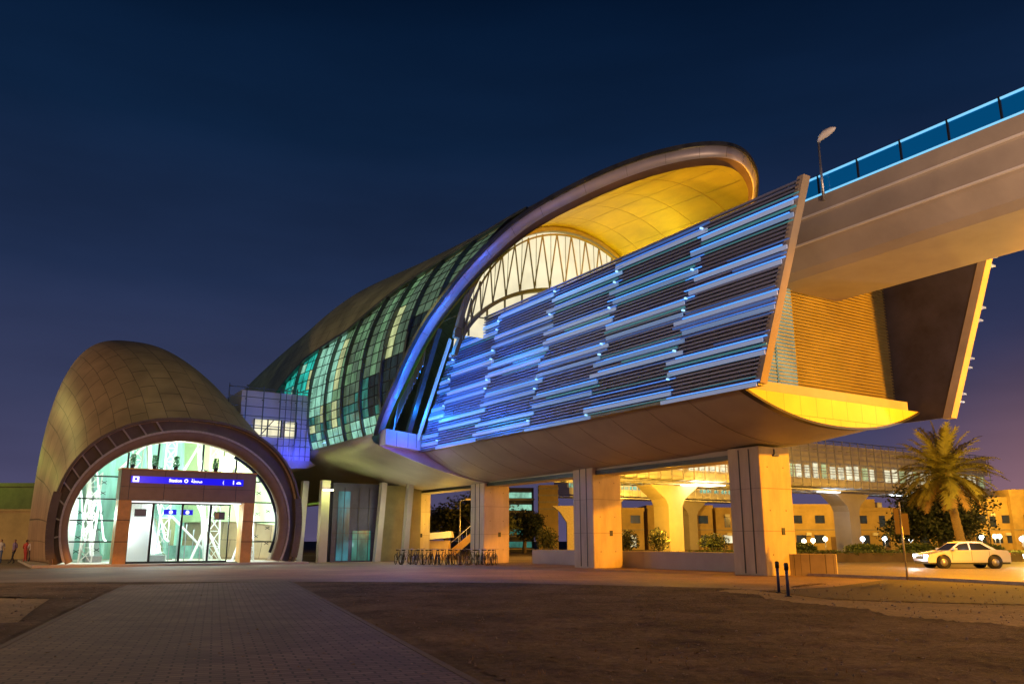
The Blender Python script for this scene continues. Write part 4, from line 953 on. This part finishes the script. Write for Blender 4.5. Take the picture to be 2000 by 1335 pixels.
# small globe lamps along the far verge
GL=[(1570,1056,0),(1588,1055,0),(1685,1052,1),(1728,1051,1),(1765,1050,0),(1779,1052,1),(1877,1055,0),(1918,1049,1),(1944,1047,0),(1953,1047,0),(1612,1052,0),(1996,1052,1)]
NEAR=['left of a pair beside the nearest pier','right of a pair beside the nearest pier','at the left foot of the dark tree','under the dark tree left of the signpost','just left of the signpost','just right of the signpost','right of the palm trunk','bright and bluish at the right foot of the dark tree','left of the pair at the right side of the verge','right of the pair at the right side of the verge','low behind the farther flared column','at the right edge of the picture']
for (px,py,c),nl in zip(GL,NEAR):
    Y=96; x=(px-1000)/1646*Y; z=1.5+(1055-py)/1646*Y
    t=thing('globe_lamp','small glowing globe lamp '+nl,'lamp',(x,Y,0),group='globe lamps along the far verge',frame=False)
    mb=MB(); mb.tube([(x,Y,0),(x,Y,z-.2)],.05,6); mb.build('post','steel',t)
    mb=MB(); r=.26; mb.tube([(x,Y,z+r*math.sin(a)) for a in rng(-PI/2,PI/2,8)],r,12,rs=[max(.01,r*math.cos(a)) for a in rng(-PI/2,PI/2,8)]); mb.build('globe','lamp_glow_cool' if c else 'lamp_glow',t)
# ================================================================== HOUSES
def house(x,y,w,d,h,label,seed,mt='tan_plaster'):
    rd=random.Random(seed); t=thing('house',label,'house',(x,y,0),group='flat roofed houses beyond the highway',frame=False)
    mb=MB(); mb.box(x-w/2,x+w/2,y,y+d,0,h); mb.build('walls',mt,t); mb=MB(); mb.box(x-w/2-.15,x+w/2+.15,y-.15,y+.15,h-.05,h+.55); mb.box(x-w/2-.15,x-w/2+.15,y+.15,y+d,h-.05,h+.55); mb.box(x+w/2-.15,x+w/2+.15,y+.15,y+d,h-.05,h+.55); mb.build('parapet',mt,t)
    if rd.random()<.6: mb=MB(); q=rd.uniform(-.3,.3)*w; mb.box(x+q-1.3,x+q+1.3,y+1,y+4,h,h+2.0); mb.build('roof_room',mt,t)
    n=3; 
    for fl in (0,1):
        for k in range(n):
            xx=x-w/2+w*(k+.5)/n+rd.uniform(-.4,.4); z=1.1+fl*3.2; tall=rd.random()<.35; ww=.5 if tall else .8
            mb=MB(); mb.box(xx-ww,xx+ww,y-.06,y-.02,z-(.6 if tall else 0),z+1.3); f=mb.build('window','dark_pane' if rd.random()<.85 else 'lit_cream',t)
            mb=MB(); mb.box(xx-ww-.1,xx+ww+.1,y-.14,y-.062,z+1.3,z+1.42); mb.build('lintel',mt,f)
    for k in range(3):
        xx=x-w/2+rd.uniform(.8,w-.8); zz=rd.choice((2.3,5.4)); mb=MB(); mb.box(xx-.4,xx+.4,y-.45,y-.02,zz,zz+.5); mb.build('air_conditioner','white_paint',t)
    xx=x+rd.uniform(-.3,.3)*w; mb=MB(); mb.box(xx-.5,xx+.5,y-.05,y-.01,0,2.1); mb.build('door','brown_clad',t)
    if rd.random()<.7: mb=MB(); q=rd.uniform(-.35,.35)*w; mb.tube([(x+q,y+2.5,h),(x+q,y+2.5,h+1.5)],.6,12); mb.build('water_tank','white_paint',t)
    mb=MB(); mb.box(x-w/2,x+w/2,y-.1,y-.01,3.15,3.35); mb.build('string_course','beige_plaster',t)
sd=0
for k,(x,w,h) in enumerate(((17,10,6.3),(28.5,11,6.8),(40,10,6.5),(51.5,11,6.9),(63,10,6.4),(74.5,11,6.6),(88,12,6.7),(101,11,6.2))):
    house(x,140+(k%3)*2,w,10,h,['tan two storey house behind the flared column','tan two storey house left of the nearest pier','tan house mostly behind the nearest pier','tan house just right of the nearest pier','tan house behind the farther flared column','tan house left of the dark tree','tan house behind the palm crown','tan house behind the right side of the dark tree'][k],k+3)
house(88.5,138,12,9,9.2,'brightly lit orange house at the right edge',40); house(80,139,7,9,8.0,'orange house right of the dark tree',41)
# apartment block and tower between second and third pier
t=thing('apartment_block','dark apartment block with rows of lit balconies between the piers','building',(1,115,0),frame=False)
mb=MB(); mb.box(-1,3,115,125,0,8.6); mb.build('walls','slat_back',t)
for fl in range(5):
    mb=MB(); z=.6+fl*1.65; mb.box(-.8,2.7,114.9,114.98,z,z+.75); mb.build('window_row','lit_pale_teal' if fl>2 else 'dim_teal',t)
    mb=MB(); mb.box(-1.1,3.1,114.3,115,z-.3,z-.12); mb.build('balcony','stone_pale',t)
t=thing('tower','narrow banded tan tower beside the dark apartment block','building',(4.6,112,0),frame=False)
mb=MB(); mb.box(3.6,6.2,112,116,0,8.8); mb.build('walls','tan_plaster',t); mb=MB()
for z in (5.5,6.4,7.3,8.2): mb.box(3.5,6.3,111.9,112,z,z+.22)
mb.build('bands','stone_pale',t)
t=thing('footbridge_support','pale forked concrete support standing in the dark gap between the piers','column',(6.3,92,0),frame=False)
mb=MB(); tc=[(0,.6),(3.4,.6),(4.6,1.4),(5.2,2.2)]
for (z0,a0),(z1,a1) in zip(tc,tc[1:]): mb.add([(6.6+i*a,92+j,z) for z,a in ((z0,a0),(z1,a1)) for i,j in ((-1,-.6),(1,-.6),(1,.6),(-1,.6))],[(0,1,5,4),(1,2,6,5),(2,3,7,6),(3,0,4,7),(4,5,6,7)])
mb.build('shaft','stone_pale',t)
light('street_and_fill_light',(3,84,4),320,(1,.62,.15),.3,frame=False)
# left compound wall and building
mb=MB(); mb.box(-60,-37.2,70,70.4,0,3.9); mb.box(-60,-37.1,69.9,70.5,3.9,4.05); single(mb,'compound_wall','tan_plaster','plain yellowish boundary wall at the left edge','wall',(-48,70,0),frame=False)
t=thing('building','low green lit building behind the boundary wall at left','building',(-55,92,0),frame=False)
mb=MB(); mb.box(-70,-51.5,92,102,0,7.3); mb.build('walls','olive_panel',t); mb=MB(); mb.box(-70,-51.3,91.8,92,7.3,7.7); mb.build('parapet','olive_panel',t)
mb=MB(); mb.box(-51.4,-48.6,93,97,0,6.9); mb.build('stair_block','slat_back',t); mb=MB(); mb.box(-60,-55,91.9,91.98,3.2,4.6); mb.build('window','dark_pane',t)
light('street_and_fill_light',(-62,84,11),1300,(.75,1,.15),.4,frame=False)
t=thing('conifer','narrow dark conical tree in front of the boundary wall','tree',(-36.8,66,0),frame=False)
mb=MB()
for i in range(1500):
    f=random.random()**.8; a=random.uniform(0,2*PI); r=.75*(1-f)*random.uniform(.5,1)+.05; p=Vector((-36.8+r*math.cos(a),66+r*math.sin(a),.4+f*3.0)); u=Vector((random.gauss(0,1),random.gauss(0,1),random.gauss(0,1))).normalized(); v=u.orthogonal().normalized(); mb.add([p-u*.1,p+v*.05,p+u*.1,p-v*.05],[(0,1,2,3)])
mb.build('crown','palm_dry',t); mb=MB(); mb.tube([(-36.8,66,0),(-36.8,66,1.5)],.08,6); mb.build('trunk','bark',t)
# ================================================================== PEOPLE
def person(x,y,rot,label,top,bottom,topm,h=1.68,stride=.12,arm=.1):
    k=h/1.75; me=D.meshes.new('person'); 
    J={'pel':(0,0,.95),'che':(0,0,1.28),'nec':(0,0,1.50),'hea':(0,-.02,1.62),'crn':(0,0,1.72),
       'shl':(.19,0,1.42),'ell':(.25,.03+arm*.3,1.14),'wrl':(.24,-.10-arm,.92),'hal':(.24,-.14-arm,.84),
       'shr':(-.19,0,1.42),'elr':(-.25,.04,1.14),'wrr':(-.25,-.02+arm,.90),'har':(-.25,-.03+arm,.82),
       'hil':(.10,0,.90),'knl':(.11,-.04-stride,.50),'anl':(.11,stride*.8-.04,.09),'tol':(.12,stride*.8-.2,.04),
       'hir':(-.10,0,.90),'knr':(-.11,-.02+stride*.4,.50),'anr':(-.11,-stride,.09),'tor':(-.12,-stride-.17,.04)}
    N=list(J); E_=[('pel','che'),('che','nec'),('nec','hea'),('hea','crn'),('che','shl'),('shl','ell'),('ell','wrl'),('wrl','hal'),('che','shr'),('shr','elr'),('elr','wrr'),('wrr','har'),('pel','hil'),('hil','knl'),('knl','anl'),('anl','tol'),('pel','hir'),('hir','knr'),('knr','anr'),('anr','tor')]
    RR={'pel':.15,'che':.155,'nec':.055,'hea':.095,'crn':.075,'shl':.06,'shr':.06,'ell':.045,'elr':.045,'wrl':.03,'wrr':.03,'hal':.035,'har':.035,'hil':.09,'hir':.09,'knl':.06,'knr':.06,'anl':.042,'anr':.042,'tol':.04,'tor':.04}
    me.from_pydata([tuple(Vector(J[a])*k) for a in N],[(N.index(a),N.index(b)) for a,b in E_],[])
    o=D.objects.new('tmp',me); C.objects.link(o); md=o.modifiers.new('s','SKIN')
    for i,a in enumerate(N): me.skin_vertices[0].data[i].radius=(RR[a]*k,RR[a]*k*(.75 if a in('pel','che') else 1)); 
    me.skin_vertices[0].data[0].use_root=True; o.modifiers.new('u','SUBSURF').levels=1
    dg=bpy.context.evaluated_depsgraph_get(); m2=D.meshes.new_from_object(o.evaluated_get(dg)); D.objects.remove(o)
    m2.materials.clear()
    for m_ in ('skin',topm,bottom,'hair','rubber'): m2.materials.append(MATS[m_])
    for p in m2.polygons:
        c=p.center/k; p.use_smooth=True
        if c.z>1.51: p.material_index=3 if (c.z>1.66 or c.y>.02) else 0
        elif c.z<.07: p.material_index=4
        elif c.z<.93 and abs(c.x)<.21: p.material_index=2
        elif abs(c.x)>.22 and c.z<1.1: p.material_index=0
        else: p.material_index=1
    ob=D.objects.new('person',m2); C.objects.link(ob); ob.location=(x,y,.0); ob.rotation_euler=(0,0,rot); ob['label']=label; ob['category']='person'; ob['group']='people walking at the left edge'
    ob.rotation_euler=(0,0,rot); return ob
person(-34.5,57.0,.4,'person in a white top and blue trousers at the far left edge','',  'blue_cloth','white_cloth',1.62)
person(-33.75,57.3,-.5,'person in a violet top and dark trousers beside the one in white','','dark_cloth','violet_cloth',1.62)
person(-32.9,57.2,2.8,'person in a red top and red skirt like trousers left of the hall','','red_cloth','red_cloth',1.60,stride=.05)
person(-32.4,57.0,3.3,'person in a pale top and dark trousers closest to the hall','','dark_cloth','white_cloth',1.60)
# ================================================================== BICYCLES
def make_bike():
    t=thing('bicycle','','bicycle',(0,0,0),group='bicycles parked in a row under the station',frame=False)
    def ringpts(cx,r): return [(cx+r*math.cos(a),0,.33+r*math.sin(a)) for a in rng(0,2*PI,18)]
    for cx in (-.52,.52):
        mb=MB(); mb.tube(ringpts(cx,.31),.022,6,cap=False); wh_=mb.build('wheel','rubber',t)
        mb=MB()
        for a in rng(0,PI,6)[:-1]: mb.bar((cx-.3*math.cos(a),0,.33-.3*math.sin(a)),(cx+.3*math.cos(a),0,.33+.3*math.sin(a)),.006,.006)
        mb.build('spokes','steel',wh_)
    mb=MB(); B=(-.05,0,.30); S=(-.2,0,.78); H=(.36,0,.80)
    for a,b in ((B,S),(B,H),(S,H),(S,(-.52,0,.33)),(B,(-.52,0,.33)),(H,(.52,0,.33)),(H,(.33,0,.95))): mb.tube([a,b],.018,6)
    mb.build('frame','dark_metal',t)
    mb=MB(); mb.tube([(.33,-.26,.97),(.38,0,.95),(.33,.26,.97)],.014,6); mb.build('handlebar','steel',t)
    mb=MB(); mb.prism([(-.36,.86),(-.08,.88),(-.08,.92),(-.36,.93)],-.06,.06); mb.build('saddle','rubber',t); return t
proto=make_bike(); ORDN=['first','second','third','fourth','fifth','sixth','seventh','eighth','ninth','tenth','eleventh','twelfth','thirteenth','fourteenth','fifteenth','sixteenth','seventeenth','eighteenth','nineteenth','twentieth','twenty-first','twenty-second','twenty-third','twenty-fourth']
for i in range(24):
    o=proto if i==0 else copy_tree(proto); f=i/23
    o.location=(-7.3+6.2*f,54.2-1.0*f,0.01); o.rotation_euler=(random.uniform(-.14,.14),0,R(random.uniform(62,118))+(PI if i%3==0 else 0)); o['label']=ORDN[i]+' bicycle from the left in the parked row between the piers'
mb=MB()
for i in range(16): 
    x=-7.3+6.2*i/15+.18; y=54.2-1.0*i/15; mb.tube([(x,y-.3,0),(x,y-.3,.5),(x,y+.3,.5),(x,y+.3,0)],.02,5)
single(mb,'bicycle_rack','steel','low metal hoop rack holding the row of bicycles','bicycle rack',(-4.2,53.7,0),frame=False)
# ================================================================== CARS
def make_car(x,y,rotz,label,paint,cls='car'):
    t=D.objects.new('parked_car' if cls=='p' else 'car',None); C.objects.link(t); t.location=(x,y,.01); t.rotation_euler=(0,0,rotz); t['label']=label; t['category']='car'; t['group']='cars on the road beside the station'; ORG[t.name]=Vector((0,0,0))
    # side profile, front to -x
    low=[(-2.25,.35),(-2.28,.55),(-2.15,.72),(-1.2,.90),(-.95,.93),(1.55,.96),(2.15,.93),(2.25,.75),(2.25,.38)]
    cab=[(-1.05,.92),(-.35,1.36),(.15,1.42),(.85,1.40),(1.65,.96)]
    mb=MB()
    def loft(pr,ws):
        n=len(pr); vs=[]
        for wy in ws:
            for (px,pz),k in zip(pr,range(n)): vs.append((px*(1-.02*(abs(wy)>.8)),wy*(1-.0*k),pz))
        fs=[(j*n+i,j*n+(i+1)%n,(j+1)*n+(i+1)%n,(j+1)*n+i) for j in range(len(ws)-1) for i in range(n)]
        fs+= [tuple(range(n)),tuple(range((len(ws)-1)*n,len(ws)*n))[::-1]]; mb.add(vs,fs)
    loft(low,[-.88,-.80,.80,.88]); 
    n=len(cab); vs=[(px,sy*(.78-.2*(pz-.92)/.5),pz) for sy in (-1,1) for px,pz in cab]; mb.add(vs,[tuple(range(n)),tuple(range(2*n-1,n-1,-1))]+[(i,i+1,n+i+1,n+i) for i in range(n-1)])
    b=mb.build('body',paint,t,bevel=.04)
    mb=MB(); 
    for sy in (-1,1):
        for a in (((-.85,.97),(-.35,1.30),(.12,1.36),(.12,.97)),((.2,.97),(.2,1.36),(.82,1.34),(1.35,.98))):
            mb.add([(px,sy*(.795-.2*(pz-.92)/.5),pz) for px,pz in a],[(0,1,2,3)])
    mb.add([(-1.0,-.7,.97),(-1.0,.7,.97),(-.42,.6,1.34),(-.42,-.6,1.34)],[(0,1,2,3)]); mb.add([(1.62,-.7,1.0),(1.62,.7,1.0),(.92,.6,1.38),(.92,-.6,1.38)],[(0,1,2,3)])
    mb.build('windows','dark_glass_pane',t)
    for sy in (-1,1):
        mb=MB()
        for px in (-.9,.16,1.12): mb.box(px-.008,px+.008,sy*.883-.004,sy*.883+.004,.42,.93)
        mb.box(-.9,1.12,sy*.883-.004,sy*.883+.004,.40,.412); mb.build('door_gaps','black_frame',t)
        mb=MB(); mb.box(-.86,-.68,sy*.98-.1,sy*.98+.1,.98,1.1); mb.build('mirror','car_white',t)
        for px in (.0,.98): mb=MB(); mb.box(px-.14,px,sy*.89-.015,sy*.89+.015,.82,.85); mb.build('door_handle','steel',t)
    mb=MB(); mb.box(-2.31,-2.28,-.45,.45,.50,.66); mb.build('grille','black_frame',t); mb=MB(); mb.box(-2.2,2.2,-.86,.86,.24,.36); mb.build('sill','black_frame',t)
    for px in (-1.4,1.38):
        for sy in (-1,1):
            mb=MB(); mb.tube([(px,sy*.70,.36),(px,sy*.886,.36)],.40,20); mb.build('wheel_arch','black_frame',t)
            mb=MB(); mb.tube([(px,sy*.72,.32),(px,sy*.905,.32)],.32,18); wl=mb.build('wheel','rubber',t); mb=MB(); mb.tube([(px,sy*.90,.32),(px,sy*.915,.32)],.2,12); mb.build('rim','steel',wl)
    for sy in (-1,1):
        mb=MB(); mb.box(-2.30,-2.2,sy*.66-.16,sy*.66+.16,.60,.74); mb.build('headlight','head_glow',t); mb=MB(); mb.box(2.2,2.28,sy*.68-.14,sy*.68+.14,.68,.82); mb.build('tail_light','red_lamp',t)
    return t
mat('car_white',(.55,.55,.6),.25,.1,coat=1); mat('car_silver',(.62,.63,.66),.28,.5,coat=1); mat('dark_glass_pane',(.015,.018,.02),.08); emat('head_glow',(.9,.95,1),14)
make_car(25.2,47.5,R(-2),'white saloon with its headlights on, farther left of the two on the road','car_white')
make_car(31.2,47.0,R(-2),'silver saloon with its headlights on at the right edge of the road','car_silver')
light('headlight_beam',(22.4,47.2,.75),110,(.9,.95,1),.1,frame=False); light('headlight_beam',(28.4,46.8,.75),110,(.9,.95,1),.1,frame=False)
light('street_and_fill_light',(30,38,8),900,(.9,.93,1),.4,frame=False)
print('objects',len(D.objects))
